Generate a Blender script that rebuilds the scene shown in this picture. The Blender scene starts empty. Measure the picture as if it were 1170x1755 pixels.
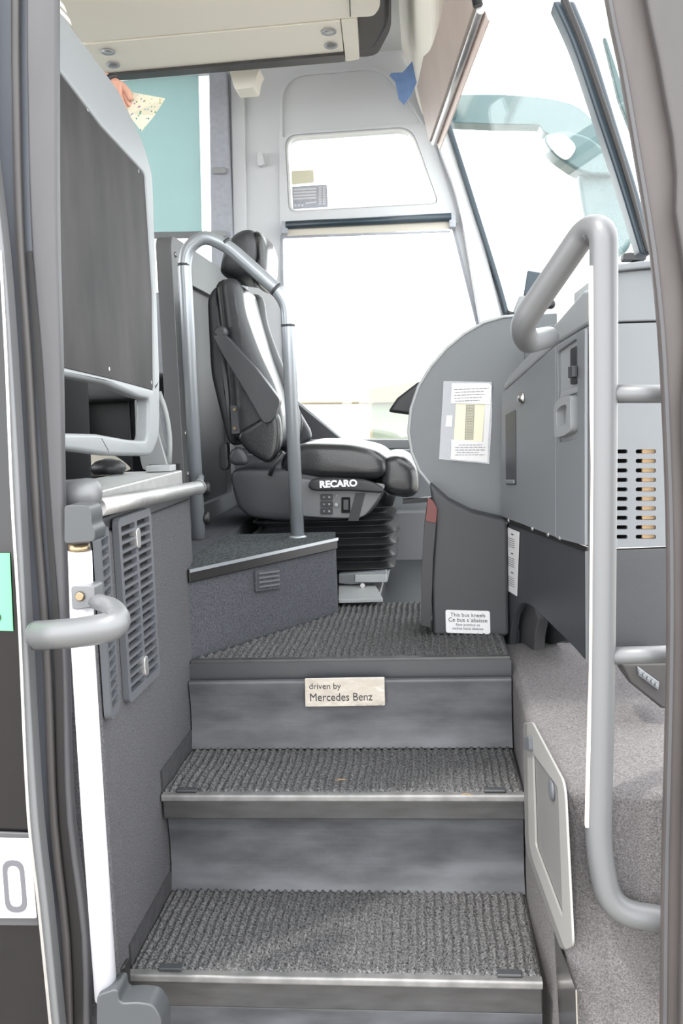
import bpy, bmesh, math, random
from mathutils import Vector, Matrix
random.seed(7)
R = math.radians
# ------------------------------------------------------------------ camera
F = 1600.0
Yc = Vector((145, 177.5, -F)).normalized()
up = Vector((-.028, 1, 0)); Zc = (up - Yc * up.dot(Yc)).normalized()
Xc = Yc.cross(Zc)
CAM = Vector((0, 0, 1.6))
scn = bpy.context.scene
col = scn.collection
cd = bpy.data.cameras.new('camera'); cam = bpy.data.objects.new('camera', cd); col.objects.link(cam)
cd.sensor_fit = 'HORIZONTAL'; cd.sensor_width = 36; cd.lens = 36 * F / 1170; cd.clip_start = .02
rot = Matrix((Xc, Yc, Zc))          # rows: world axes expressed in camera space -> camera to world
cam.matrix_world = Matrix.Translation(CAM) @ rot.to_4x4()
scn.camera = cam
# ------------------------------------------------------------------ light
scn.view_settings.view_transform = 'Standard'; scn.view_settings.look = 'None'
scn.view_settings.exposure = 1.65; scn.view_settings.gamma = 1
w = bpy.data.worlds.new('sky'); scn.world = w; w.use_nodes = True
bg = w.node_tree.nodes['Background']; bg.inputs[0].default_value = (.985, .992, 1, 1); bg.inputs[1].default_value = 1.7
sl = bpy.data.lights.new('sun', 'SUN'); sl.energy = 1.1; sl.angle = R(3); sl.color = (1, .95, .88)
sun = bpy.data.objects.new('sun', sl); col.objects.link(sun)
sun.rotation_euler = Vector((.38, .34, -1)).to_track_quat('-Z', 'Y').to_euler()

# ------------------------------------------------------------------ points from the survey of the photo
def ray(px, py):
    d = Vector((px - 585, -(py - 877.5), -F)); return Vector((d.dot(Xc), d.dot(Yc), d.dot(Zc)))
def onY(px, py, Y): r = ray(px, py); return CAM + r * (Y / r.y)
def onX(px, py, X): r = ray(px, py); return CAM + r * (X / r.x)
def onZ(px, py, Z): r = ray(px, py); return CAM + r * ((Z - 1.6) / r.z)
def onP(px, py, O, n):
    r = ray(px, py); return CAM + r * ((Vector(O) - CAM).dot(n) / r.dot(n))
# ------------------------------------------------------------------ materials
def s2l(c):
    c /= 255.; return c / 12.92 if c <= .04045 else ((c + .055) / 1.055) ** 2.4
M = {}
def mat(name, rgb, rough=.6, metal=0, var=0, scale=20, bump=0, bscale=None, spec=.5, stretch=None, coat=0):
    m = bpy.data.materials.new(name); m.use_nodes = True; nt = m.node_tree; b = nt.nodes['Principled BSDF']
    c = [s2l(v) for v in rgb] + [1]
    b.inputs['Base Color'].default_value = c; b.inputs['Roughness'].default_value = rough; b.inputs['Metallic'].default_value = metal
    b.inputs['Specular IOR Level'].default_value = spec
    if coat: b.inputs['Coat Weight'].default_value = coat; b.inputs['Coat Roughness'].default_value = .12
    tc = nt.nodes.new('ShaderNodeTexCoord'); mp = nt.nodes.new('ShaderNodeMapping'); nt.links.new(tc.outputs['Object'], mp.inputs[0])
    if stretch: mp.inputs['Scale'].default_value = stretch
    if var:
        n = nt.nodes.new('ShaderNodeTexNoise'); n.inputs['Scale'].default_value = scale; n.inputs['Detail'].default_value = 6
        nt.links.new(mp.outputs[0], n.inputs[0])
        r = nt.nodes.new('ShaderNodeValToRGB'); nt.links.new(n.outputs[0], r.inputs[0])
        r.color_ramp.elements[0].position = .3; r.color_ramp.elements[1].position = .7
        r.color_ramp.elements[0].color = [v * (1 - var) for v in c[:3]] + [1]; r.color_ramp.elements[1].color = [min(1, v * (1 + var)) for v in c[:3]] + [1]
        nt.links.new(r.outputs[0], b.inputs['Base Color'])
    if bump:
        n2 = nt.nodes.new('ShaderNodeTexNoise'); n2.inputs['Scale'].default_value = bscale or scale; n2.inputs['Detail'].default_value = 4
        nt.links.new(tc.outputs['Object'], n2.inputs[0])
        bp = nt.nodes.new('ShaderNodeBump'); bp.inputs['Strength'].default_value = bump; bp.inputs['Distance'].default_value = .004
        nt.links.new(n2.outputs[0], bp.inputs['Height']); nt.links.new(bp.outputs[0], b.inputs['Normal'])
    M[name] = m; return m
mat('carpet_wall', (86, 86, 89), .95, var=.38, scale=300, bump=.7, bscale=420, spec=.1)
mat('grille_grey', (84, 87, 92), .42)
mat('arch_grey', (70, 70, 72), .5)
mat('leaf_seal', (84, 88, 96), .5, var=.15, scale=8, stretch=(1, 1, .3))
mat('bracket_grey', (62, 65, 68), .45)
mat('base_trim', (52, 52, 55), .9, var=.3, scale=60)
mat('strip_metal', (128, 128, 128), .5, .6, var=.2, scale=30)
mat('flap', (104, 104, 103), .5)
mat('badge_metal', (190, 188, 184), .2, 1, bump=1, bscale=14)
mat('gloss_cover', (26, 20, 22), .35, spec=.15)
mat('rim_pale', (132, 132, 130), .5)
mat('divider_grey', (97, 101, 104), .45, bump=.1, bscale=700)
mat('straw', (150, 120, 80), .8)
mat('carpet_dark', (74, 76, 81), .95, var=.38, scale=260, bump=.7, bscale=420, spec=.1)
mat('carpet_sill', (106, 104, 105), .95, var=.4, scale=330, bump=.7, bscale=420, spec=.1)
mat('mat_rib', (88, 88, 89), 1, var=.92, scale=230, bump=.6, bscale=500, spec=.1)
mat('mat_plat', (78, 82, 84), 1, var=.8, scale=200, bump=1, bscale=600, spec=.1)
mat('step_grey', (76, 77, 81), .5, var=.42, scale=7, bump=.05, bscale=80, stretch=(1, 1, 3))
mat('nosing', (56, 56, 57), .42, var=.25, scale=14, bump=.08, stretch=(1, 1, 4))
mat('alu', (180, 180, 180), .42, .85, var=.08, scale=40)
mat('chrome', (200, 199, 196), .2, 1)
mat('tube_grey', (104, 106, 108), .42, .25, bump=.06, bscale=900)
mat('tube_steel', (160, 166, 172), .32, .5, bump=.05, bscale=600)
mat('plastic_lt', (150, 153, 154), .45)
mat('strip_cream', (225, 205, 196), .5)
mat('dash_grey', (112, 116, 120), .42, bump=.1, bscale=700)
mat('dash_light', (136, 139, 141), .45, bump=.1, bscale=700)
mat('dash_dark', (58, 60, 63), .38, bump=.12, bscale=600, var=.06, scale=8)
mat('column_dark', (52, 53, 56), .55, bump=.1, bscale=600)
mat('black', (34, 35, 38), .45)
mat('black_gloss', (20, 20, 22), .08)
mat('black_gap', (10, 10, 11), .9)
mat('rubber', (62, 60, 60), .5, var=.15, scale=12, stretch=(1, 1, .3))
mat('rubber_black', (26, 25, 26), .45)
mat('frame_warm', (70, 65, 64), .5, var=.22, scale=9, stretch=(2, 2, .5))
mat('seal_grey', (68, 68, 71), .5, var=.12, scale=12, stretch=(1, 1, .4))
mat('blue_seal', (46, 60, 70), .35)
mat('leather', (34, 35, 37), .3, bump=.18, bscale=260, coat=.25)
mat('leather_mid', (54, 56, 59), .42, bump=.18, bscale=260)
mat('seat_plastic', (54, 56, 59), .45, bump=.1, bscale=500)
mat('panel_grey', (112, 114, 116), .45)
mat('bellows', (26, 27, 29), .4)
mat('cream', (244, 240, 228), .6)
mat('ceil_grey', (222, 222, 220), .6)
mat('side_grey', (206, 208, 211), .55, bump=.04, bscale=500)
mat('pillar_grey', (165, 168, 177), .6, var=.08, scale=60)
mat('visor', (172, 157, 148), .5, var=.08, scale=6, stretch=(1, 1, 1))
mat('tape', (120, 150, 198), .7, var=.1, scale=30)
mat('smoke_panel', (38, 35, 37), .6, var=.7, scale=8, stretch=(1, 1.3, .5), spec=.25)
mat('frame_grey', (124, 128, 131), .4)
mat('paper', (205, 205, 206), .6)
mat('paper_cream', (212, 208, 184), .6)
mat('ink', (88, 88, 93), .7)
mat('ink_dark', (45, 45, 50), .7)
mat('brass', (150, 135, 110), .35, .9)
mat('red_lens', (85, 18, 12), .35)
mat('green_paper', (96, 192, 128), .6)
mat('asphalt', (138, 133, 126), .9, var=.4, scale=90, bump=.6, bscale=120)
mat('skin', (196, 148, 128), .5)
mat('white_pole', (205, 206, 214), .3)
mat('teal_shade', (176, 196, 196), .7, var=.05, scale=8)
mat('mirror_body', (74, 96, 99), .35)
mat('mirror_face', (235, 238, 235), .1, .6)
mat('beige_wall', (122, 114, 94), .8, var=.05, scale=5)
mat('pale_green', (112, 120, 106), .8, var=.1, scale=4)
mat('cream_seat', (205, 200, 188), .7)
mat('navy', (22, 23, 27), .8)
mat('hair', (60, 45, 35), .6)
mat('dust', (205, 205, 200), .3)
mat('slot_wood', (225, 190, 145), .6)
mat('white_letter', (240, 242, 245), .5)
def glass(name, tint, refl=.06):
    m = bpy.data.materials.new(name); m.use_nodes = True; nt = m.node_tree; nt.nodes.clear()
    o = nt.nodes.new('ShaderNodeOutputMaterial'); mx = nt.nodes.new('ShaderNodeMixShader'); t = nt.nodes.new('ShaderNodeBsdfTransparent'); g = nt.nodes.new('ShaderNodeBsdfGlossy')
    t.inputs[0].default_value = (*tint, 1); g.inputs['Roughness'].default_value = .02; mx.inputs[0].default_value = refl
    nt.links.new(t.outputs[0], mx.inputs[1]); nt.links.new(g.outputs[0], mx.inputs[2]); nt.links.new(mx.outputs[0], o.inputs[0]); M[name] = m
glass('glass', (.965, .985, .98)); glass('sleeve', (.93, .94, .96), .07)
m = M['teal_shade']; nt = m.node_tree; pb_ = nt.nodes['Principled BSDF']; tr = nt.nodes.new('ShaderNodeBsdfTranslucent'); tr.inputs[0].default_value = (.47, .59, .59, 1)
mx = nt.nodes.new('ShaderNodeMixShader'); mx.inputs[0].default_value = .6; nt.links.new(pb_.outputs[0], mx.inputs[1]); nt.links.new(tr.outputs[0], mx.inputs[2]); nt.links.new(mx.outputs[0], nt.nodes['Material Output'].inputs[0])
# dotted paper: cream ground with pink and green dots
m = mat('dotted', (250, 246, 225), .7); nt = m.node_tree
tc = nt.nodes.new('ShaderNodeTexCoord'); v = nt.nodes.new('ShaderNodeTexVoronoi'); v.inputs['Scale'].default_value = 115
nt.links.new(tc.outputs['Object'], v.inputs[0]); lt = nt.nodes.new('ShaderNodeMath'); lt.operation = 'LESS_THAN'; lt.inputs[1].default_value = .28
nt.links.new(v.outputs['Distance'], lt.inputs[0]); mx = nt.nodes.new('ShaderNodeMix'); mx.data_type = 'RGBA'
hs = nt.nodes.new('ShaderNodeHueSaturation'); hs.inputs['Saturation'].default_value = .8; hs.inputs['Value'].default_value = .45
nt.links.new(v.outputs['Color'], hs.inputs['Color'])
nt.links.new(lt.outputs[0], mx.inputs[0]); mx.inputs[6].default_value = (.62, .58, .45, 1); nt.links.new(hs.outputs[0], mx.inputs[7])
nt.links.new(mx.outputs[2], nt.nodes['Principled BSDF'].inputs['Base Color'])
# striped fabric
m = mat('striped', (235, 230, 215), .8); nt = m.node_tree
tc = nt.nodes.new('ShaderNodeTexCoord'); v = nt.nodes.new('ShaderNodeTexWave'); v.bands_direction = 'Z'; v.inputs['Scale'].default_value = 22
nt.links.new(tc.outputs['Object'], v.inputs[0]); cr = nt.nodes.new('ShaderNodeValToRGB'); nt.links.new(v.outputs[0], cr.inputs[0])
cr.color_ramp.elements[0].color = (.25, .24, .22, 1); cr.color_ramp.elements[1].color = (.85, .82, .72, 1); cr.color_ramp.elements[0].position = .3; cr.color_ramp.elements[1].position = .5
nt.links.new(cr.outputs[0], nt.nodes['Principled BSDF'].inputs['Base Color'])

# ------------------------------------------------------------------ builders
def wloc(o):
    p = Vector((0, 0, 0))
    while o: p += o.location; o = o.parent
    return p
def link(name, me, m, parent=None, smooth=False, bev=0, sub=0, label=None):
    o = bpy.data.objects.new(name, me); col.objects.link(o)
    if m is not None:
        for x in (m if isinstance(m, (list, tuple)) else [m]): me.materials.append(M[x])
    if parent is not None: o.parent = parent; off = wloc(parent)
    else:
        vs = [v.co for v in me.vertices]
        off = Vector(((min(v.x for v in vs) + max(v.x for v in vs)) / 2, (min(v.y for v in vs) + max(v.y for v in vs)) / 2, min(v.z for v in vs)))
        o.location = off
    me.transform(Matrix.Translation(-off))
    if smooth:
        for p in me.polygons: p.use_smooth = True
    if bev:
        b = o.modifiers.new('b', 'BEVEL'); b.width = bev; b.segments = 3; b.limit_method = 'ANGLE'; b.angle_limit = R(35); b.harden_normals = False
        for p in me.polygons: p.use_smooth = True
        w_ = o.modifiers.new('w', 'WEIGHTED_NORMAL'); w_.keep_sharp = True
    if sub:
        b = o.modifiers.new('s', 'SUBSURF'); b.levels = sub; b.render_levels = sub
        for p in me.polygons: p.use_smooth = True
    if label: o['label'] = label
    return o
def fin(bm, name, m, parent=None, **k):
    bmesh.ops.recalc_face_normals(bm, faces=bm.faces[:])
    me = bpy.data.meshes.new(name); bm.to_mesh(me); bm.free(); return link(name, me, m, parent, **k)
def tag(o, label, cat, group=None):
    o['label'] = label; o['category'] = cat
    if group: o['group'] = group
    return o
def struct(o): o['kind'] = 'structure'; return o
def thing(name, loc, label, cat, group=None):
    o = bpy.data.objects.new(name, None); col.objects.link(o); o.location = loc; o.empty_display_size = .1
    return tag(o, label, cat, group)
def prism(bm, pts, vec):
    vec = Vector(vec); a = [bm.verts.new(p) for p in pts]; b = [bm.verts.new(Vector(p) + vec) for p in pts]
    bm.faces.new(a); bm.faces.new(b[::-1]); n = len(a)
    for i in range(n): bm.faces.new((a[i], b[i], b[(i + 1) % n], a[(i + 1) % n]))
def PR(name, pts, vec, m, parent=None, **k):
    bm = bmesh.new(); prism(bm, [Vector(p) for p in pts], vec); return fin(bm, name, m, parent, **k)
def addbox(bm, x0, x1, y0, y1, z0, z1):
    prism(bm, [(x0, y0, z0), (x1, y0, z0), (x1, y1, z0), (x0, y1, z0)], (0, 0, z1 - z0))
def BX(name, x0, x1, y0, y1, z0, z1, m, parent=None, **k):
    bm = bmesh.new(); addbox(bm, x0, x1, y0, y1, z0, z1); return fin(bm, name, m, parent, **k)
def holed(name, outer, holes, vec, m, parent=None, **k):
    bm = bmesh.new(); es = []
    for lp in [outer] + holes:
        vs = [bm.verts.new(p) for p in lp]
        for i in range(len(vs)): es.append(bm.edges.new((vs[i], vs[(i + 1) % len(vs)])))
    r = bmesh.ops.triangle_fill(bm, use_beauty=True, use_dissolve=False, edges=es)
    fs = bm.faces[:]
    r = bmesh.ops.extrude_face_region(bm, geom=fs)
    bmesh.ops.translate(bm, vec=Vector(vec), verts=[g for g in r['geom'] if isinstance(g, bmesh.types.BMVert)])
    return fin(bm, name, m, parent, **k)
def rnd(pts, r, n=6, closed=True):
    """round the corners of a polyline; r one radius or a list"""
    out = []; N = len(pts)
    for i in range(N):
        p = Vector(pts[i]); rr = r[i] if isinstance(r, (list, tuple)) else r
        if (not closed and i in (0, N - 1)) or rr <= 0: out.append(p); continue
        a = Vector(pts[i - 1]) - p; b = Vector(pts[(i + 1) % N]) - p
        la, lb = a.length, b.length
        d = min(rr, la * .49, lb * .49); A = p + a / la * d; B = p + b / lb * d
        for k in range(n + 1):
            t = k / n; out.append(A * (1 - t) ** 2 + p * 2 * t * (1 - t) + B * t * t)
    return out
def tube_bm(bm, pts, r, seg=20, caps=True):
    pts = [Vector(p) for p in pts]; N = len(pts); rs = r if isinstance(r, (list, tuple)) else [r] * N
    t0 = (pts[1] - pts[0]).normalized(); a = Vector((0, 0, 1)) if abs(t0.z) < .9 else Vector((1, 0, 0)); u = (a - t0 * a.dot(t0)).normalized(); rings = []
    for i, p in enumerate(pts):
        t = (pts[min(i + 1, N - 1)] - pts[max(i - 1, 0)]).normalized(); u = (u - t * u.dot(t)).normalized(); v = t.cross(u)
        rings.append([bm.verts.new(p + (u * math.cos(2 * math.pi * k / seg) + v * math.sin(2 * math.pi * k / seg)) * rs[i]) for k in range(seg)])
    for i in range(N - 1):
        for k in range(seg):
            f = bm.faces.new((rings[i][k], rings[i][(k + 1) % seg], rings[i + 1][(k + 1) % seg], rings[i + 1][k])); f.smooth = True
    if caps: bm.faces.new(rings[0][::-1]); bm.faces.new(rings[-1])
def TB(name, pts, r, m, parent=None, rad=0, n=8, seg=20, label=None):
    if rad: pts = rnd(pts, rad, n, closed=False)
    bm = bmesh.new(); tube_bm(bm, pts, r, seg); return fin(bm, name, m, parent, label=label)
def lathe_bm(bm, c, ax, prof, seg=24):
    """prof: list of (distance along axis, radius)"""
    ax = Vector(ax).normalized(); tube_bm(bm, [Vector(c) + ax * (d + 1e-5 * i) for i, (d, r) in enumerate(prof)], [max(r, 1e-4) for d, r in prof], seg)
def lathe_rings(bm, c, ax, prof, seg=24):
    ax = Vector(ax).normalized(); a = Vector((0, 0, 1)) if abs(ax.z) < .9 else Vector((1, 0, 0)); u = (a - ax * a.dot(ax)).normalized(); v = ax.cross(u); rings = []
    for d, r in prof: rings.append([bm.verts.new(Vector(c) + ax * d + (u * math.cos(2 * math.pi * k / seg) + v * math.sin(2 * math.pi * k / seg)) * max(r, 1e-4)) for k in range(seg)])
    for i in range(len(rings) - 1):
        for k in range(seg):
            f = bm.faces.new((rings[i][k], rings[i][(k + 1) % seg], rings[i + 1][(k + 1) % seg], rings[i + 1][k])); f.smooth = True
    bm.faces.new(rings[0][::-1]); bm.faces.new(rings[-1])
def LT(name, c, ax, prof, m, parent=None, seg=24, label=None):
    bm = bmesh.new(); lathe_rings(bm, c, ax, prof, seg); return fin(bm, name, m, parent, label=label)
def resample(pts, n):
    P = [Vector(p) for p in pts] + [Vector(pts[0])]; L = [0]
    for i in range(len(P) - 1): L.append(L[-1] + (P[i + 1] - P[i]).length)
    out = []; j = 0
    for k in range(n):
        d = L[-1] * k / n
        while L[j + 1] < d: j += 1
        out.append(P[j].lerp(P[j + 1], (d - L[j]) / max(L[j + 1] - L[j], 1e-9)))
    return out
def puff(name, prof, y0, y1, m, parent=None, inset=.03, n=32, sub=1, r=.02, belly=0, shift=None, label=None, mid=4):
    """soft solid: a side outline carried across from y0 to y1 with rounded ends"""
    P = resample(rnd(prof, r, 4), n); c = sum(P, Vector()) / n
    Yb = c.y; ext = max((p - c).length for p in P); rings = []; d = y1 - y0; e = min(inset * 1.2, d * .3)
    st = [(0, 1.0), (e * .12, .62), (e * .4, .3), (e, .06)]
    S = [(y0 + a, b) for a, b in st] + [(y0 + e + (d - 2 * e) * k / mid, 0) for k in range(1, mid)] + [(y1 - a, b) for a, b in st[::-1]]
    bm = bmesh.new()
    for y, b in S:
        ring = []; t = (y - y0) / d
        for i, p in enumerate(P):
            q = p - c; tng = P[(i + 1) % n] - P[i - 1]; nr = Vector((tng.z, 0, -tng.x))
            if nr.length > 0: nr.normalize()
            if nr.dot(q) < 0 and False: nr = -nr
            ring.append((p, nr))
        # orientation from polygon area
        A = sum(P[i].x * P[(i + 1) % n].z - P[(i + 1) % n].x * P[i].z for i in range(n)); sg = 1 if A > 0 else -1
        off = shift(t) if shift else Vector((0, 0, 0))
        bl = belly * math.sin(math.pi * t)
        rings.append([bm.verts.new(Vector((p.x, y, p.z)) - nr * sg * (b * inset) + nr * sg * bl + off) for p, nr in ring])
    for i in range(len(rings) - 1):
        for k in range(n): bm.faces.new((rings[i][k], rings[i][(k + 1) % n], rings[i + 1][(k + 1) % n], rings[i + 1][k]))
    bm.faces.new(rings[0]); bm.faces.new(rings[-1][::-1])
    return fin(bm, name, m, parent, smooth=True, sub=sub, label=label)
def rbox_pts(o, u, v, w_, h, r):
    o = Vector(o); u = Vector(u).normalized(); v = Vector(v).normalized()
    return rnd([o, o + u * w_, o + u * w_ + v * h, o + v * h], r, 4)
def text(s, size, o, u, v, m, parent, name='lettering', align='CENTER', depth=.0004, xs=1, bold=0):
    cu = bpy.data.curves.new('t', 'FONT'); cu.body = s; cu.size = size; cu.align_x = align; cu.align_y = 'CENTER'; cu.extrude = depth; cu.offset = bold
    t = bpy.data.objects.new('t', cu); col.objects.link(t); bpy.context.view_layer.update()
    me = bpy.data.meshes.new_from_object(t.evaluated_get(bpy.context.evaluated_depsgraph_get())); bpy.data.objects.remove(t); me.materials.clear()
    u = Vector(u).normalized(); v = Vector(v); v = (v - u * u.dot(v)).normalized(); n = u.cross(v)
    me.transform(Matrix.Translation(Vector(o)) @ Matrix((u, v, n)).transposed().to_4x4() @ Matrix.Diagonal((xs, 1, 1, 1)))
    return link(name, me, m, parent)
def lines(o, u, v, ws, dy, th, m, parent, name='print', lift=None):
    """rows of small unreadable print as thin raised bars"""
    bm = bmesh.new(); u = Vector(u).normalized(); v = Vector(v).normalized(); n = u.cross(v)
    for i, (x0, x1) in enumerate(ws):
        x = x0
        while x < x1:
            l = random.uniform(.004, .012); l = min(l, x1 - x)
            a = Vector(o) + u * x - v * (i * dy); prism(bm, [a, a + u * l, a + u * l + v * th, a + v * th], n * .0004); x += l + .0022
    return fin(bm, name, m, parent)

XL, XR = -.581, .181
# ================================================================== SETTING
struct(BX('ground', -14, 14, -8, 30, -.05, 0, 'asphalt'))
# driver floor and platform under it
bm = bmesh.new()
prism(bm, [(XL, 2.14, .6), (XR - .001, 2.14, .6), (XR - .001, 2.43, .6), (XR + .30, 2.43, .6), (XR + .30, 3.9, .6), (-.9, 3.9, .6), (-.9, 2.31, .6), (XL, 2.31, .6)], (0, 0, .414))
struct(fin(bm, 'floor', 'dash_dark'))
# left wall of the stairwell (carpeted): long face, then slight turn toward the door
bm = bmesh.new()
prism(bm, [(XL, 2.19, .3), (XL, 1.605, .3), (-.568, 1.51, .3), (-.60, 1.495, .3), (-.74, 1.495, .3), (-.74, 2.3, .3), (-.60, 2.3, .3)], (0, 0, 1.10))
struct(fin(bm, 'wall_left', 'carpet_wall', bev=.008))
# dark lower trim band climbing with the steps
def trimband(y0, y1, z0, z1, nm):
    bm = bmesh.new(); prism(bm, [(XL + .001, y0, z0), (XL + .001, y1, z0), (XL + .001, y1, z1), (XL + .001, y0, z1)], (.003, 0, 0)); return struct(fin(bm, nm, 'base_trim'))
trimband(1.60, 1.885, .58, .625, 'baseboard_left'); trimband(1.86, 2.14, .81, .86, 'baseboard_inner')
# right side: carpeted sill block
bm = bmesh.new()
prism(bm, [(XR, 2.42, .25), (XR, 1.80, .25), (.206, 1.47, .25), (.232, 1.45, .25), (.75, 1.47, .25), (.75, 2.42, .25)], (0, 0, .735))
struct(fin(bm, 'wall_right', 'carpet_sill', bev=.02))
# outer side wall with the two driver windows
YW = 3.9
W = lambda x, y: onY(x, y, YW)
outer = [W(388, 100), W(700, 80), W(752, 150), W(775, 235), W(868, 552), W(905, 700), W(905, 1100), W(388, 1100)]
h1 = rnd([W(491, 236), W(704, 221), W(749, 348), W(498, 362)], [.05, .06, .03, .03], 6)
h2 = rnd([W(482, 404), W(775, 384), W(818, 556), W(868, 757), W(590, 757), W(508, 688), W(487, 640)], [.01, .02, .01, .01, .01, .01, .01], 3)
struct(holed('wall_back', outer, [h1, h2], (0, .06, 0), 'side_grey', bev=.004))
for i, h in enumerate((h1, h2)):
    c = sum(h, Vector()) / len(h)
    struct(PR('window_%d' % (i + 1), [p + Vector((0, .035, 0)) for p in h], (0, .005, 0), 'glass'))
    # inner rubber edge of the pane
    g = holed('window_frame', [c + (p - c) * 1.012 + Vector((0, -.006, 0)) for p in h], [[c + (p - c) * .985 + Vector((0, -.006, 0)) for p in h]], (0, .012, 0), 'ceil_grey' if i == 0 else 'pillar_grey')
    g.name = 'trim_%d' % (i + 1); struct(g)
# pressed panel outline above the small window
o_ = rnd([W(480, 390), W(478, 128), W(655, 112), W(700, 170), W(742, 240), W(786, 385)], [.01, .12, .12, .1, .05, .02], 6)
c_ = sum(o_, Vector()) / len(o_)
hole = rnd([W(485, 240), W(484, 134), W(652, 119), W(694, 172), W(722, 214), W(708, 212), W(494, 228)], [.02, .1, .1, .08, .02, .06, .05], 6)
struct(holed('trim_3', [p + Vector((0, -.012, 0)) for p in o_], [[p + Vector((0, -.012, 0)) for p in hole], [p + Vector((0, -.012, 0)) for p in rnd([W(488, 233), W(705, 218), W(752, 351), W(495, 366)], [.05, .06, .03, .03], 6)]], (0, .014, 0), 'side_grey', bev=.004))
# B pillar, strip and passenger window with pulled shade
struct(PR('trim_4', [W(362, 128), W(392, 126), W(402, 420), W(404, 900), W(370, 900), W(366, 420)], (0, -.05, 0), 'pillar_grey', bev=.006))
struct(PR('trim_5', [W(396, 120), W(420, 118), W(430, 900), W(404, 900), W(402, 420)], (0, -.02, 0), 'side_grey', bev=.004))
pw = [W(60, 120), W(364, 118), W(372, 500), W(372, 820), W(60, 820)]
struct(holed('wall_side', [W(-900, 60), W(387, 60), W(387, 1100), W(-900, 1100)], [[W(-700, 180), W(362, 122), W(370, 495), W(-700, 560)]], (0, .05, 0), 'pillar_grey'))
struct(PR('window_3', [p + Vector((0, .03, 0)) for p in [W(-700, 180), W(362, 122), W(370, 495), W(-700, 560)]], (0, .004, 0), 'glass'))
# lower inner wall below the window, with its dark ledge
struct(BX('trim_6', -.9, .42, 3.62, 3.9, .88, 1.205, 'panel_grey', bev=.01))
struct(PR('trim_7', [W(404, 752), W(905, 752), W(905, 768), W(404, 768)], (0, -.09, 0), 'panel_grey', bev=.006))
BXw = BX('wall_front', -.9, .40, 3.70, 3.9, 1.2, 1.44, 'dash_grey'); struct(BXw)
# dark triangle at the window corner
struct(PR('trim_8', [W(488, 640), W(510, 690), W(591, 756), W(484, 756)], (0, -.03, 0), 'dash_dark', bev=.004))
# ceiling
struct(BX('ceiling', -3.2, -.02, 3.0, 3.96, 3.02, 3.08, 'ceil_grey'))
struct(BX('ceiling_front', -3.2, .1, 1.2, 3.0, 3.02, 3.08, 'ceil_grey'))
# curved cove between ceiling and windscreen
prof = rnd([(-.06, 0, 3.03), (-.02, 0, 2.93), (.0, 0, 2.80), (.05, 0, 2.70), (.10, 0, 2.70), (.12, 0, 3.05)], [0, .06, .06, .03, 0, 0], 5)
struct(PR('trim_9', [Vector((p.x, 1.45, p.z)) for p in prof], (0, 2.43, 0), 'cream', smooth=False))
# body around the door: side skin left and right of the opening, header above, and the rear of the cabin
struct(BX('wall_outer', -3.2, -.745, 1.50, 1.56, .3, 1.75, 'rubber_black')); struct(BX('trim_13', -3.2, -.745, 1.50, 1.56, 2.8, 3.08, 'rubber_black')); struct(BX('trim_14', -1.0, -.745, 1.50, 1.56, 1.75, 2.8, 'rubber_black'))
struct(BX('window_5', -3.2, -1.0, 1.52, 1.526, 1.75, 2.8, 'glass'))
struct(BX('wall_header', -1.2, .8, 1.22, 1.30, 3.0, 3.3, 'rubber_black'))
struct(BX('wall_rear', -3.2, -3.14, 1.5, 3.96, .3, 1.9, 'dash_dark'))
struct(BX('floor_aisle', -3.14, -.62, 2.3, 3.9, 1.0, 1.24, 'carpet_dark'))
struct(BX('floor_cabin', -3.14, -.74, 1.56, 2.3, 1.0, 1.24, 'carpet_dark'))
# sloping front windscreen
def wsx(z, y): return .335 - .27 * (z - 1.95) + .055 * (3.9 - y)
ws = [Vector((wsx(1.80, 3.86), 3.86, 1.80)), Vector((wsx(1.80, 1.75), 1.75, 1.80)), Vector((wsx(2.95, 1.75), 1.75, 2.95)), Vector((wsx(2.95, 3.86), 3.86, 2.95))]
struct(PR('window_4', ws, (.006, 0, 0), 'glass'))
# driver-side front pillar: pale inner pillar with blue-grey gasket
def curve2(L, n):
    """resample a list of survey points to n points along a smooth curve in y"""
    ys = [p[1] for p in L]; out = []
    for k in range(n):
        y = ys[0] + (ys[-1] - ys[0]) * k / (n - 1); i = 0
        while i < len(L) - 2 and y > ys[i + 1]: i += 1
        p0, p1, p2, p3 = L[max(i - 1, 0)], L[i], L[i + 1], L[min(i + 2, len(L) - 1)]
        h = p2[1] - p1[1]; t = (y - p1[1]) / h
        m1 = (p2[0] - p0[0]) / max(p2[1] - p0[1], 1e-6) * h; m2 = (p3[0] - p1[0]) / max(p3[1] - p1[1], 1e-6) * h
        x = (2 * t**3 - 3 * t * t + 1) * p1[0] + (t**3 - 2 * t * t + t) * m1 + (-2 * t**3 + 3 * t * t) * p2[0] + (t**3 - t * t) * m2
        out.append((x, y))
    return out
def quadstrip(name, L, Rr, Y, dy, m, parent=None, n=24, **k):
    def up_(P):      # frames run on above the picture to the roof line
        if P[0][1] != -60: return P
        k = (P[0][0] - P[2][0]) / (P[2][1] + 60); return [(P[0][0] + k * 420, -480)] + P
    L = up_(list(L)); Rr = up_(list(Rr)); n = n + 12
    L = curve2(L, n); Rr = curve2(Rr, n); bm = bmesh.new(); g = []
    for a, b in zip(L, Rr):
        p, q = onY(a[0], a[1], Y), onY(b[0], b[1], Y); d = Vector((0, dy, 0)); g.append([bm.verts.new(v) for v in (p, q, q + d, p + d)])
    for i in range(n - 1):
        for c in range(4): bm.faces.new((g[i][c], g[i][(c + 1) % 4], g[i + 1][(c + 1) % 4], g[i + 1][c]))
    bm.faces.new(g[0][::-1]); bm.faces.new(g[-1]); return fin(bm, name, m, parent, **k)
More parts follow.
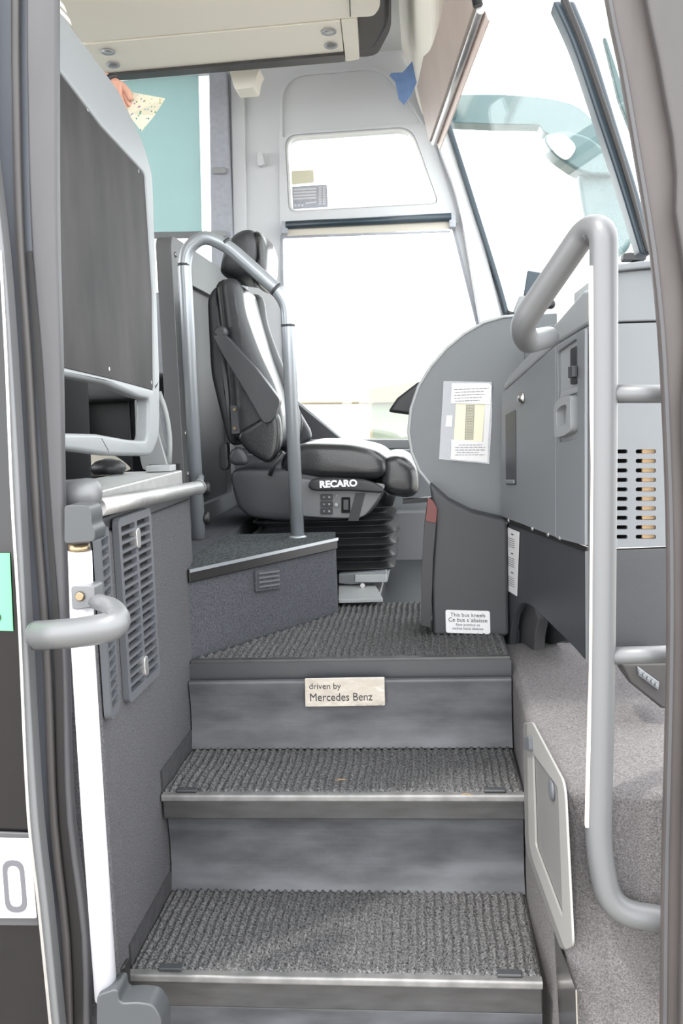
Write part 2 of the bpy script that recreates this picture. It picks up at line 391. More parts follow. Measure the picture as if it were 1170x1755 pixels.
struct(quadstrip('trim_10', [(722, 110), (748, 240), (782, 340), (822, 556)], [(742, 110), (762, 205), (810, 345), (864, 556)], 3.84, .05, 'side_grey', bev=.006))
struct(quadstrip('trim_11', [(752, 180), (764, 215), (802, 335), (848, 480), (868, 552)], [(764, 180), (774, 215), (812, 335), (857, 480), (876, 548)], 3.82, .07, 'blue_seal', bev=.006))
# door-side front pillar (dark bar)
bar = thing('window_pillar', onY(1104, 430, 1.72), 'dark blue-grey slanted rubber pillar at the door-side edge of the windscreen', 'window pillar')
quadstrip('seal', [(947, 0), (981, 76), (1021, 193), (1062, 317), (1098, 436)], [(985, 0), (1017, 80), (1062, 225), (1098, 341), (1118, 436)], 1.72, .05, 'blue_seal', bar, bev=.006)
quadstrip('inner_lip', [(958, 0), (990, 76), (1031, 193), (1071, 317), (1104, 436)], [(972, 0), (1003, 78), (1046, 205), (1083, 325), (1112, 436)], 1.715, -.012, 'rubber_black', bar, bev=.004)

# ================================================================== STEPS
def ribmat(name, x0, x1, y0, y1, z, m, parent, pitch=.0165, xl=None, h=.0065, poly=None, **k):
    """ribbed pile mat running toward the back; xl(y) and xr(y) give slanted sides"""
    bm = bmesh.new(); nx = max(8, int((x1 - x0) / pitch * 7)); ny = max(6, int((y1 - y0) / .006)); g = []
    for j in range(ny + 1):
        row = []; y = y0 + (y1 - y0) * j / ny; a, b = (poly(y) if poly else (x0, x1))
        for i in range(nx + 1):
            x = a + (b - a) * i / nx
            zz = h * (.5 + .5 * math.cos(2 * math.pi * (x + .0012 * math.sin(y * 40)) / pitch)) + random.uniform(-.0014, .0014)
            row.append(bm.verts.new((x, y + random.uniform(-.0012, .0012), z + zz)))
        g.append(row)
    for j in range(ny):
        for i in range(nx): bm.faces.new((g[j][i], g[j][i + 1], g[j + 1][i + 1], g[j + 1][i]))
    # skirt
    bot = {}
    def bv(v):
        if v not in bot: bot[v] = bm.verts.new((v.co.x, v.co.y, z - .003))
        return bot[v]
    edge = g[0] + [r[-1] for r in g[1:]] + g[-1][-2::-1] + [r[0] for r in g[-2:0:-1]]
    for i in range(len(edge)): a, b = edge[i], edge[(i + 1) % len(edge)]; bm.faces.new((a, bv(a), bv(b), b))
    return fin(bm, name, m, parent, smooth=True, **k)
def riser(name, x0, x1, y, z0, z1, parent, depth=.03):
    """slightly hollow sheet riser"""
    prof = [(y - .012, z0), (y - .006, z0 + .02), (y, z0 + .06), (y, z1 - .05), (y - .01, z1), (y + depth, z1), (y + depth, z0)]
    return PR(name, [Vector((x0, a, b)) for a, b in rnd2(prof)], (x1 - x0, 0, 0), 'step_grey', parent)
def rnd2(p): return [(v.x, v.y) for v in rnd([Vector((a, b, 0)) for a, b in p], [0, .02, .03, .03, .01, 0, 0], 5)]
def step(label, yf, yb, z, band, lab_clips):
    t = thing('entry_step', ((XL + XR) / 2, yf, z - .2), label, 'step', 'entry steps')
    x0, x1 = XL + .004, XR - .004
    BX('tread_board', x0, x1, yf + .004, yb, z - .012, z, 'nosing', t)
    ribmat('carpet_mat', x0 + .003, x1 - .003, yf + .012, yb - .008, z + .003, 'mat_rib', t)
    # nosing: lip then flat dark band
    P = rnd([Vector((x0, yf + .012, z + .003)), Vector((x0, yf - .006, z + .003)), Vector((x0, yf - .006, z - .012)), Vector((x0, yf + .012, z - .012))], [0, .005, .004, 0], 4)
    PR('nosing_strip', P, (x1 - x0, 0, 0), 'strip_metal', t, label='bright worn metal nosing strip')
    BX('nosing_band', x0, x1, yf, yf + .012, z - band, z - .0125, 'nosing', t, bev=.003)
    for cx in lab_clips:
        BX('mat_clip', cx - .022, cx + .022, yf + .004, yf + .022, z + .004, z + .010, 'dash_dark', t, bev=.002)
    return t
s1 = step('lowest carpeted entry step in view, nearest the doorway, with ribbed grey mat', 1.582, 1.885, .58, .062, (-.50, .12))
riser('riser', XL + .004, XR - .004, 1.60, .36, .517, s1)
s2 = step('middle carpeted entry step with ribbed grey mat and narrow black nosing', 1.850, 2.11, .81, .052, (-.525, .118))
riser('riser', XL + .004, XR - .004, 1.888, .584, .757, s2)
s3 = thing('entry_step', ((XL + XR) / 2, 2.147, .82), 'topmost entry step with a small chrome plate on its riser', 'step', 'entry steps')
x0, x1 = XL + .004, XR - .004
P = rnd([Vector((x0, 2.158, 1.022)), Vector((x0, 2.141, 1.022)), Vector((x0, 2.141, 1.008)), Vector((x0, 2.158, 1.008))], [0, .005, .004, 0], 4)
PR('nosing_strip', P, (x1 - x0, 0, 0), 'nosing', s3, label='dark metal nosing strip')
BX('nosing_band', x0, x1, 2.147, 2.159, .978, 1.0075, 'nosing', s3, bev=.003)
riser('riser', x0, x1, 2.118, .815, .978, s3, .006)
# step below the frame edge
s0 = thing('entry_step', ((XL + XR) / 2, 1.50, .3), 'bottom sill of the doorway at the lower edge of the photo', 'step', 'entry steps')
BX('tread_board', x0, x1, 1.40, 1.58, .335, .36, 'step_grey', s0, bev=.004)
ribmat('carpet_mat', x0 + .003, x1 - .003, 1.43, 1.56, .3605, 'mat_rib', s0)
# badge on the top riser
bd = thing('badge_plate', onY(590, 1210, 2.112), 'small chrome plate with engraved lettering fixed to the top riser', 'sign')
B = [onY(522, 1162, 2.104), onY(659, 1160, 2.104), onY(660, 1209, 2.104), onY(523, 1211, 2.104)]
PR('plate', rnd(B, .003, 3), (0, -.0025, 0), 'badge_metal', bd, bev=.0008)
U = (B[1] - B[0]).normalized(); V = Vector((0, 0, 1))
text('driven by', .020, onY(529, 1177, 2.1010), U, V, 'ink_dark', bd, align='LEFT', xs=1.0)
text('Mercedes Benz', .0265, onY(530, 1196, 2.1010), U, V, 'ink_dark', bd, align='LEFT', xs=.90)
# upper ribbed mat on the driver floor
def ply(y):
    if y < 2.655: a = XL + .004 + (y - 2.155) / .5 * .303
    else: a = -.278 + (y - 2.655) * .0
    return a, XR - .004 if y < 2.34 else XR - .004
mt = ribmat('floor_mat', XL, XR, 2.156, 2.78, 1.016, 'mat_rib', None, poly=lambda y: (max(ply(y)[0], XL + .004), XR - .006))
tag(mt, 'ribbed grey carpet mat on the driver floor behind the top nosing', 'mat')

for (px_, py_, z_, a_, lab) in ((583, 1337, .822, .2, 'small bent bit of dry straw lying on the middle step mat'), (243, 1608, .592, 1.2, 'tiny straw fleck near the left edge of the lowest step mat'), (800, 1362, .824, -.1, 'thin straw fibre at the front right of the middle step mat')):
    p_ = onZ(px_, py_, z_); d_ = Vector((math.cos(a_), math.sin(a_), 0)) * .011
    tag(TB('straw_bit', [p_ - d_, p_ + Vector((0, .002, .001)), p_ + d_], .0009, 'straw', seg=6), lab, 'debris', )
# raised platform block with pole feet
pf = thing('platform_box', (-.5, 2.5, 1.02), 'carpeted platform box carrying the grab pole beside the driver seat', 'platform')
A0 = Vector((XL, 2.165, 1.014)); A1 = Vector((-.272, 2.665, 1.014)); A2 = Vector((-.285, 2.80, 1.014)); A3 = Vector((-.90, 2.80, 1.014)); A4 = Vector((-.90, 2.31, 1.014)); A5 = Vector((-.61, 2.31, 1.014))
PR('carpet_side', rnd([A0, A1, A2, A3, A4, A5], [0, .02, 0, 0, 0, 0], 5), (0, 0, .205), 'carpet_dark', pf)
PR('top_carpet', rnd([A0 + Vector((0, .008, .217)), A1 + Vector((0, .008, .217)), A2 + Vector((0, .0, .217)), A3 + Vector((0, 0, .217)), A4 + Vector((0, 0, .217)), A5 + Vector((0, 0, .217))], [0, .02, 0, 0, 0, 0], 5), (0, 0, .007), 'mat_plat', pf)
e = (A1 - A0).normalized(); nn = Vector((e.y, -e.x, 0))
PR('edge_strip', [A0 + Vector((0, 0, .192)), A1 + Vector((0, 0, .192)), A1 + Vector((0, 0, .225)), A0 + Vector((0, 0, .225))], nn * .008, 'rubber_black', pf, bev=.003)
PR('edge_lip', [A0 + nn * .008 + Vector((0, 0, .217)), A1 + nn * .008 + Vector((0, 0, .217)), A1 + nn * .008 + Vector((0, 0, .225)), A0 + nn * .008 + Vector((0, 0, .225))], nn * .003, 'tube_steel', pf)
# little louvre on the platform face
Vp = [onP(434, 978, A0, nn), onP(477, 972, A0, nn), onP(478, 1008, A0, nn), onP(435, 1014, A0, nn)]
lv = thing('floor_vent', Vp[3], 'small louvred vent set in the carpeted side of the platform box', 'vent')
PR('frame', rnd([p + nn * .001 for p in Vp], .004, 3), nn * .006, 'carpet_dark', lv, bev=.001)
for k in range(4):
    a, b = (k + .18) / 4.1 * .86 + .06, (k + .68) / 4.1 * .86 + .06
    q = [Vp[0].lerp(Vp[3], a), Vp[1].lerp(Vp[2], a), Vp[1].lerp(Vp[2], b), Vp[0].lerp(Vp[3], b)]
    c = sum(q, Vector()) / 4; q = [c + (p - c) * Vector((1, 1, 1)).x * .80 if False else c + (p - c) * .82 for p in q]
    PR('louvre', [p + nn * .008 for p in q], nn * .003, 'grille_grey', lv)

# ================================================================== LEFT: grilles, ledge, rail, partition
def grille(label, org, u, w_, h, cols, rows, nrm):
    """slatted air grille: org lower near corner, u horizontal direction, nrm toward the stairs"""
    g = thing('air_grille', org, label, 'vent grille', 'wall grilles beside the stairs')
    org = Vector(org); u = Vector(u).normalized(); v = Vector((0, 0, 1)); nrm = Vector(nrm)
    P = lambda a, b: org + u * a + v * b
    b_ = .014; cw = (w_ - b_ * (cols + 1)) / cols; rh = (h - 2 * b_) / rows; holes = []
    for c in range(cols):
        for r in range(rows):
            x = b_ + c * (cw + b_); z = b_ + r * rh + .0035
            holes.append([P(x + .002, z), P(x + cw - .002, z), P(x + cw, z + .004), P(x + cw, z + rh - .009), P(x + cw - .002, z + rh - .006), P(x + .002, z + rh - .006), P(x, z + rh - .009), P(x, z + .004)])
    holed('slatted_frame', rnd([P(0, 0), P(w_, 0), P(w_, h), P(0, h)], .016, 5), holes, nrm * .012, 'grille_grey', g)
    PR('backing', [P(b_ / 2, b_ / 2), P(w_ - b_ / 2, b_ / 2), P(w_ - b_ / 2, h - b_ / 2), P(b_ / 2, h - b_ / 2)], nrm * .0015, 'black_gap', g)
    if cols == 2:
        for z in (.045, h - .05):
            PR('screw_clip', rnd([P(w_ / 2 - .012, z - .02), P(w_ / 2 + .012, z - .02), P(w_ / 2 + .012, z + .02), P(w_ / 2 - .012, z + .02)], .011, 5), nrm * .017, 'alu', g, bev=.002)
    return g
grille('full slatted grille on the left carpet wall, clear of the white pole', (XL + .001, 1.657, 1.07), (0, 1, 0), .205, .35, 2, 19, (1, 0, 0))
d2 = Vector((-.018, .13, 0)).normalized()
grille('slatted grille mostly hidden behind the white door pole', Vector((-.567, 1.515, 1.085)) + Vector((.001, 0, 0)), d2, .083, .33, 1, 17, (d2.y, -d2.x, 0))
# pale ledge on top of the wall
lg = thing('wall_ledge', (-.62, 1.85, 1.40), 'pale metal ledge capping the carpeted wall under the dark partition', 'ledge')
BX('cap', -.74, -.585, 1.50, 2.25, 1.400, 1.425, 'dash_dark', lg, bev=.004)
BX('cover_plate', -.73, -.588, 1.50, 2.2, 1.426, 1.475, 'alu', lg, bev=.004)
BX('end_block', -.66, -.60, 2.14, 2.19, 1.476, 1.49, 'plastic_lt', lg, bev=.002)
# horizontal hand rail
r0 = Vector((-.560, 1.53, 1.454)); r1 = Vector((-.572, 2.29, 1.425))
rl = thing('hand_rail', (r0 + r1) / 2, 'short horizontal metal hand rail along the left wall top with a grey end knob', 'hand rail')
TB('rail_tube', [r0, r1], .0165, 'alu', rl)
LT('end_knob', onY(150, 846, 1.50), (1, .1, 0), [(-.045, .018), (-.04, .024), (-.0, .026), (.012, .025), (.02, .018), (.024, .004)], 'tube_grey', rl)
LT('end_ring', r1 - Vector((0, .01, 0)), (0, 1, 0), [(0, .019), (.012, .019), (.016, .015)], 'tube_grey', rl)
TB('end_bracket', [r1, Vector((-.66, 2.67, 1.425))], .010, 'tube_steel', rl)
# partition panel
XP = -.60
Q = lambda x, y, X=XP: onX(x, y, X)
pp = thing('partition', Q(190, 790), 'large dark scuffed partition board in a grey rounded frame above the left wall', 'partition')
ztop = 2.20
def pz(Y, z): return Vector((XP, Y, z))
def px2yz(x, y): p = onX(x, y, XP); return pz(p.y, p.z)
outerp = [px2yz(92, 0), px2yz(112, 30), px2yz(205, 155), px2yz(247, 245), px2yz(262, 300), px2yz(274, 640), px2yz(274, 745), px2yz(262, 781), px2yz(190, 780), px2yz(100, 768), px2yz(92, 768), px2yz(92, 400)]
board = [px2yz(95, 111), px2yz(98, 116), px2yz(175, 218), px2yz(243, 292), px2yz(249, 300), px2yz(262, 500), px2yz(264, 668), px2yz(200, 650), px2yz(107, 628), px2yz(95, 625)]
gap = [px2yz(95, 640), px2yz(107, 643), px2yz(180, 657), px2yz(236, 680), px2yz(256, 685), px2yz(254, 755), px2yz(225, 754), px2yz(170, 744), px2yz(107, 742), px2yz(95, 742)]
holed('frame', rnd(outerp, [0, .01, .03, .03, .02, .02, .03, .03, .01, .01, 0, 0], 4), [rnd(board, [0, 0, 0, .02, .02, 0, .01, 0, 0, 0], 4), rnd(gap, [0, .01, .01, .01, .015, .03, .02, .01, .01, 0], 4)], (-.03, 0, 0), 'frame_grey', pp, bev=.008)
PR('board', [p + Vector((-.003, 0, 0)) for p in board], (-.012, 0, 0), 'smoke_panel', pp, label='dark scuffed board')
for x, y in ((153, 187), (240, 293), (190, 632), (262, 655)):
    LT('screw', px2yz(x, y) + Vector((-.006, 0, 0)), (1, 0, 0), [(0, .005), (.003, .004)], 'alu', pp, 12)

# ------------------------------------------------------------------ behind the partition: seats, bag, person
def pseat(x, y, label, m2='cream_seat'):
    t = thing('passenger_seat', (x, y, 1.24), label, 'seat', 'passenger seats behind the partition')
    b = [Vector((x - .02, y, 1.66)), Vector((x + .42, y, 1.66)), Vector((x + .42, y, 1.76)), Vector((x, y, 1.76))]
    puff('seat_cushion', b, y, y + .44, 'leather_mid', t, inset=.02)
    b = [Vector((x - .08, y, 1.62)), Vector((x + .06, y, 1.62)), Vector((x - .06, y, 2.32)), Vector((x - .18, y, 2.32))]
    puff('backrest', b, y, y + .44, 'leather', t, inset=.03)
    BX('pedestal', x + .05, x + .32, y + .1, y + .34, 1.24, 1.67, 'black', t, bev=.01)
    PR('side_shell', rnd([Vector((x - .06, y - .01, 1.5)), Vector((x + .20, y - .01, 1.5)), Vector((x + .12, y - .01, 1.78)), Vector((x + .02, y - .01, 1.92)), Vector((x - .07, y - .01, 1.92))], .04, 5), (0, -.03, 0), 'frame_grey', t, bev=.008)
    return t
pseat(-1.30, 2.95, 'passenger seat seen through the gap under the dark board')
# grey shell with arm loop right of the partition frame
ss = thing('folding_seat', onY(262, 812, 2.6), 'light grey moulded seat side just right of the partition frame bottom', 'seat')
PR('side_shell', rnd([onY(230, 684, 2.6), onY(262, 684, 2.6), onY(272, 745, 2.6), onY(289, 806, 2.6), onY(244, 806, 2.6), onY(232, 750, 2.6)], .01, 4), (0, .05, 0), 'plastic_lt', ss, bev=.006)
TB('arm_loop', [onY(272, 672, 2.62), onY(284, 706, 2.62), onY(291, 750, 2.62), onY(289, 806, 2.62)], .008, 'plastic_lt', ss, rad=.05)
PR('foot', [onY(255, 796, 2.6), onY(300, 796, 2.6), onY(300, 840, 2.6), onY(255, 840, 2.6)], (0, .05, 0), 'black', ss)
puff('cushion', rnd([onY(60, 772, 2.75), onY(150, 770, 2.75), onY(186, 790, 2.75), onY(210, 812, 2.75), onY(60, 815, 2.75)], .02), 2.6, 2.9, 'cream_seat', ss, inset=.02, label='cream seat cushion')
mb_ = LT('mesh_bag', onZ(186, 812, 1.476) + Vector((0, 0, 0)), (0, 0, 1), [(0, .034), (.01, .042), (.02, .04), (.03, .028), (.036, .006)], 'black', None, 20)
tag(mb_, 'small round black mesh pouch lying on the pale ledge', 'pouch')
# person
def skin(name, verts, edges, rad, m, parent=None, sub=2, label=None, root=0):
    me = bpy.data.meshes.new(name); me.from_pydata([tuple(v) for v in verts], edges, []); o = link(name, me, None, parent)
    md = o.modifiers.new('skin', 'SKIN'); md.use_smooth_shade = True
    for i, r_ in enumerate(rad): o.data.skin_vertices[0].data[i].radius = (r_, r_)
    o.data.skin_vertices[0].data[root].use_root = True
    md = o.modifiers.new('sub', 'SUBSURF'); md.levels = sub; md.render_levels = sub
    # bake to a plain mesh so the material sticks
    dg = bpy.context.evaluated_depsgraph_get(); bpy.context.view_layer.update()
    nm = bpy.data.meshes.new_from_object(o.evaluated_get(dg)); o.modifiers.clear(); o.data = nm
    nm.materials.clear(); nm.materials.append(M[m])
    for p in nm.polygons: p.use_smooth = True
    if label: o['label'] = label
    return o
YH = 2.30
wr = onY(191, 141, YH); kn = onY(202, 156, YH)
pb = Vector((-1.02, 2.35, 1.24))
person = thing('person', pb, 'person behind the dark partition reaching out a hand with a black wristband, holding dotted paper', 'person')
V_ = []; E_ = []; R_ = []
def add(p, r, par=None):
    V_.append(Vector(p)); R_.append(r); i = len(V_) - 1
    if par is not None: E_.append((par, i))
    return i
pel = add(pb + Vector((0, 0, .80)), .13)
ch = add(pb + Vector((0, 0, 1.12)), .13, pel); sh = add(pb + Vector((0, 0, 1.28)), .10, ch); nk = add(pb + Vector((.01, 0, 1.38)), .05, sh)
hd = add(pb + Vector((.02, 0, 1.47)), .085, nk); ht = add(pb + Vector((.02, 0, 1.58)), .075, hd)
for s in (-1, 1):
    hp = add(pb + Vector((0, .1 * s, .72)), .09, pel); k_ = add(pb + Vector((.02, .1 * s, .42)), .06, hp); a_ = add(pb + Vector((0, .1 * s, .07)), .04, k_); add(pb + Vector((.1, .1 * s, .03)), .035, a_)
s_ = add(pb + Vector((0, .19, 1.24)), .06, sh); e_ = add(pb + Vector((.02, .24, .98)), .042, s_); add(pb + Vector((.1, .22, .78)), .032, e_)
s2_ = add(pb + Vector((.06, -.15, 1.24)), .055, sh); el = add(pb + Vector((.12, -.22, 1.12)), .042, s2_)
w1 = add(wr - (kn - wr) * .3 + Vector((-.02, 0, .005)), .020, el); w2 = add(wr, .017, w1); pm = add(wr.lerp(kn, .8), .021, w2)
for i, (dx, dy, L) in enumerate(((-.018, .0, .045), (-.006, -.012, .055), (.006, -.012, .052), (.016, -.004, .042))):
    a = add(kn + Vector((dx * .9, dy, -.006)), .0085, pm); b = add(kn + Vector((dx + .006, dy * 1.5, -.006 - L * .5)), .008, a); add(kn + Vector((dx + .014, dy + .006, -.006 - L * .85)), .007, b)
a = add(wr.lerp(kn, .6) + Vector((.02, -.005, .0)), .010, pm); b = add(a_p := V_[a] + Vector((.014, -.004, -.018)), .009, a); add(a_p + Vector((.006, -.002, -.02)), .008, b)
body = skin('body', V_, E_, R_, 'skin', person)
PR('eye', [], (0, 0, 0), 'black', person) if False else None
hc = V_[hd].lerp(V_[ht], .3)
for s in (-1, 1): LT('eye', hc + Vector((.082, .03 * s, .03)), (1, 0, 0), [(-.01, .009), (0, .008), (.004, .003)], 'black', person, 10)
LT('nose', hc + Vector((.075, 0, .0)), (1, 0, -.1), [(-.01, .014), (.012, .009), (.022, .004)], 'skin', person, 10)
LT('hair', hc + Vector((-.02, 0, .01)), (0, 0, 1), [(-.08, .06), (-.02, .098), (.05, .10), (.10, .07), (.125, .02)], 'hair', person)
LT('shirt', pb + Vector((0, 0, .78)), (0, 0, 1), [(0, .155), (.2, .15), (.42, .165), (.5, .15), (.56, .08), (.6, .062)], 'striped', person)
LT('trousers', pb + Vector((0, 0, .1)), (0, 0, 1), [(0, .14), (.4, .15), (.72, .16)], 'navy', person)
LT('wristband', wr - (kn - wr).normalized() * .004, kn - wr, [(-.006, .0215), (0, .023), (.006, .0215)], 'black', person, label='black wristband')
pts = [onY(205, 154, YH), onY(283, 169, YH), onY(262, 196, YH), onY(243, 226, YH), onY(222, 198, YH)]
dp = PR('dotted_paper', pts, (0, .002, 0), 'dotted'); tag(dp, 'cream paper sheet with small coloured dots held in the hand above the partition', 'paper')
for v_ in dp.data.vertices: v_.co.y += .01 * math.sin(v_.co.x * 60)
bl = PR('cloth_sleeve', rnd([onX(98, 4, -.66), onX(106, 0, -.66), onX(124, 45, -.66), onX(112, 48, -.66), onX(100, 30, -.66)], .01, 3), (-.02, 0, 0), 'striped'); tag(bl, 'cream cloth with thin dark stripes hanging over the partition top at the upper left', 'cloth')

# driver guard behind the seat (grey frame with dark infill)
XG = -.77
G = lambda x, y: onX(x, y, XG)
gd = thing('driver_guard', Vector((XG, 3.2, 1.24)), 'tall grey framed guard with dark infill directly behind the driver seat', 'partition')
go_ = [Vector((XG, 2.90, 1.24)), Vector((XG, 2.90, 2.165)), Vector((XG, 3.70, 2.165)), Vector((XG, 3.70, 1.24))]
gi_ = [Vector((XG, 3.00, 1.30)), Vector((XG, 3.00, 2.04)), Vector((XG, 3.62, 2.04)), Vector((XG, 3.62, 1.30))]
holed('frame', rnd(go_, [0, .05, .05, 0], 6), [rnd(gi_, .03, 5)], (-.05, 0, 0), 'tube_grey', gd, bev=.012)
PR('infill', [p + Vector((-.02, 0, 0)) for p in gi_], (-.01, 0, 0), 'black', gd)
for z in (2.11, 1.55, 1.42): LT('bolt', (XG, 2.945, z), (1, -.3, 0), [(0, .009), (.006, .007)], 'alu', gd, 12)

# grab pole by the seat
gp = thing('grab_pole', (-.53, 2.69, 1.244), 'tall bent steel grab pole standing on the platform in front of the driver seat', 'pole')
ptsP = [onY(341, 926, 2.69), onY(316, 452, 2.69), onY(322, 425, 2.69), onY(348, 404, 2.69), onY(388, 420, 2.70), onY(478, 500, 2.70), onY(492, 525, 2.70), onY(510, 921, 2.70)]
TB('pole_tube', ptsP, .0195, 'tube_steel', gp, rad=.055)
for a, b in ((onY(316, 452, 2.69), onY(316, 456, 2.69)), (onY(384, 416, 2.70), onY(388, 420, 2.70)), (onY(471, 494, 2.70), onY(475, 498, 2.70)), (onY(493.5, 556, 2.70), onY(493.7, 560, 2.70))):
    TB('joint_ring', [a, b], .0205, 'dash_dark', gp)
LT('foot_ring', onY(341, 927, 2.69), (0, 0, 1), [(0, .032), (.005, .032), (.008, .024)], 'black', gp); LT('foot_ring', onY(510, 922, 2.70), (0, 0, 1), [(0, .026), (.005, .026), (.008, .022)], 'tube_steel', gp)
for y in (838, 889): LT('bracket_knob', onY(341, y, 2.70), (1, 0, .05), [(0, .016), (.02, .02), (.03, .019), (.034, .008)], 'rubber_black', gp, 16)

# ================================================================== DRIVER SEAT
YS = 2.95
S = lambda x, y, Y=YS: onY(x, y, Y)
def SP(lst, Y=YS): return [S(x, y, Y) for x, y in lst]
seat = thing('driver_chair', (-.33, 3.2, 1.014), 'black leather driver seat with headrest, folded armrest and rubber bellows base', 'seat')
# pedestal foot and rails
BX('foot_plate', S(578, 1000).x, S(652, 1000).x, 2.86, 3.35, 1.014, 1.03, 'alu', seat)
PR('floor_bracket', [onZ(580, 1005, 1.03), onZ(640, 1003, 1.03), onZ(656, 1032, 1.03), onZ(580, 1034, 1.03)], (0, 0, .012), 'plastic_lt', seat, bev=.002)
PR('slide_rail', SP([(580, 984), (662, 978), (664, 998), (600, 1002), (580, 1000)]), (0, .4, 0), 'dash_grey', seat, bev=.003)
PR('rail_bracket', SP([(608, 985), (662, 985), (662, 998), (608, 998)], 2.93), (0, .02, 0), 'plastic_lt', seat, bev=.002)
LT('rail_bolt', S(621, 1003, 2.92), (0, -1, 0), [(0, .008), (.008, .007)], 'alu', seat, 12)
# bellows: rings with alternating half-widths
bm = bmesh.new(); rings = []
zt = S(600, 862).z; zb = S(600, 988).z; N = 6; xl, xr = S(436, 950).x, S(668, 900).x
cx, cy = (xl + xr) / 2, 3.2
for i in range(2 * N + 1):
    f = i / (2 * N); z = zt + (zb - zt) * f; out = (i % 2)
    hx = (xr - xl) / 2 - .022 + .028 * out + (.012 * math.sin(f * 3.1)); hy = .225 - .02 + .026 * out
    ring = rnd([Vector((cx - hx, cy - hy, z)), Vector((cx + hx, cy - hy, z)), Vector((cx + hx, cy + hy, z)), Vector((cx - hx, cy + hy, z))], .05, 5)
    rings.append([bm.verts.new(p) for p in ring])
for i in range(len(rings) - 1):
    n_ = len(rings[i])
    for k in range(n_): bm.faces.new((rings[i][k], rings[i][(k + 1) % n_], rings[i + 1][(k + 1) % n_], rings[i + 1][k]))
bm.faces.new(rings[0]); bm.faces.new(rings[-1][::-1])
fin(bm, 'bellows', 'bellows', seat, bev=.004)
# lower shell
puff('base_shell', SP([(388, 800), (396, 845), (404, 874), (424, 891), (500, 897), (625, 892), (650, 868), (660, 835), (630, 828), (560, 818), (500, 800)]), 2.95, 3.43, 'seat_plastic', seat, inset=.02, r=.03)
puff('back_bracket', SP([(373, 765), (388, 755), (392, 800), (386, 808), (374, 806)]), 2.96, 3.0, 'black', seat, inset=.006, n=20, r=.01)
# cushion
puff('seat_cushion', SP([(470, 800), (486, 768), (520, 755), (600, 757), (648, 768), (668, 784), (672, 815), (650, 828), (560, 826), (490, 822)]), 2.945, 3.44, 'leather', seat, inset=.035, r=.03, belly=-.006)
puff('cushion_front', SP([(656, 782), (680, 776), (706, 790), (718, 806), (720, 848), (700, 858), (664, 852), (648, 836), (650, 800)]), 2.955, 3.43, 'leather', seat, inset=.03, r=.03)
# backrest, central pad and side bolsters
back = [(374, 474), (388, 470), (412, 476), (416, 530), (442, 602), (472, 665), (484, 720), (480, 772), (466, 795), (425, 770), (402, 745), (397, 658), (384, 560)]
puff('side_bolster', SP(back), 2.945, 3.02, 'leather_mid', seat, inset=.03, r=.02)
puff('side_bolster', [p + Vector((.0, 0, 0)) for p in [Vector((q.x, 3.36, q.z)) for q in SP(back)]], 3.36, 3.435, 'leather_mid', seat, inset=.03, r=.02)
puff('backrest', [Vector((p.x - .025, p.y, p.z)) for p in SP([(374, 472), (412, 470), (424, 530), (446, 602), (470, 665), (484, 720), (482, 772), (440, 780), (402, 745), (397, 658), (384, 560)])], 2.97, 3.41, 'leather', seat, inset=.02, r=.02)
puff('back_shell', SP([(345, 500), (374, 474), (384, 560), (400, 660), (404, 770), (384, 770), (352, 640)]), 2.98, 3.40, 'seat_plastic', seat, inset=.03, r=.02)
# headrest
puff('headrest', SP([(362, 462), (370, 418), (388, 390), (412, 379), (430, 384), (440, 404), (440, 440), (426, 474), (402, 472), (378, 468)]), 3.0, 3.33, 'leather_mid', seat, inset=.04, r=.02, n=36)
puff('headrest_pad', [Vector((p.x + .012, p.y, p.z)) for p in SP([(416, 381), (434, 387), (444, 415), (443, 452), (430, 488), (412, 478), (424, 440)])], 3.02, 3.31, 'leather', seat, inset=.03, r=.015)
# lower wing below the armrest
puff('side_wing', SP([(402, 745), (440, 722), (478, 700), (484, 740), (478, 780), (462, 797), (425, 775)]), 2.925, 2.97, 'leather', seat, inset=.015, r=.03)
PR('hinge_plate', rnd(SP([(395, 695), (406, 695), (412, 742), (398, 744)], 2.935), .004, 3), (0, -.006, 0), 'seat_plastic', seat)
for y in (702, 734): LT('bolt', S(402, y, 2.93), (0, -1, 0), [(0, .006), (.005, .005)], 'brass', seat, 12)
# armrest
PR('armrest', rnd(SP([(363, 574), (386, 573), (440, 632), (480, 686), (471, 714), (463, 724), (452, 726), (446, 718), (420, 672), (385, 615)], 2.90), .012, 4), (0, .05, 0), 'leather_mid', seat, bev=.007)
LT('armrest_pivot', S(380, 570, 2.93), (0, -1, 0), [(-.03, .02), (.02, .02), (.03, .012)], 'seat_plastic', seat, 16)
# recliner cap
puff('recliner_cap', SP([(393, 784), (400, 768), (412, 764), (424, 774), (429, 790), (424, 797), (400, 797)]), 2.915, 2.95, 'seat_plastic', seat, inset=.015, r=.02, n=24)
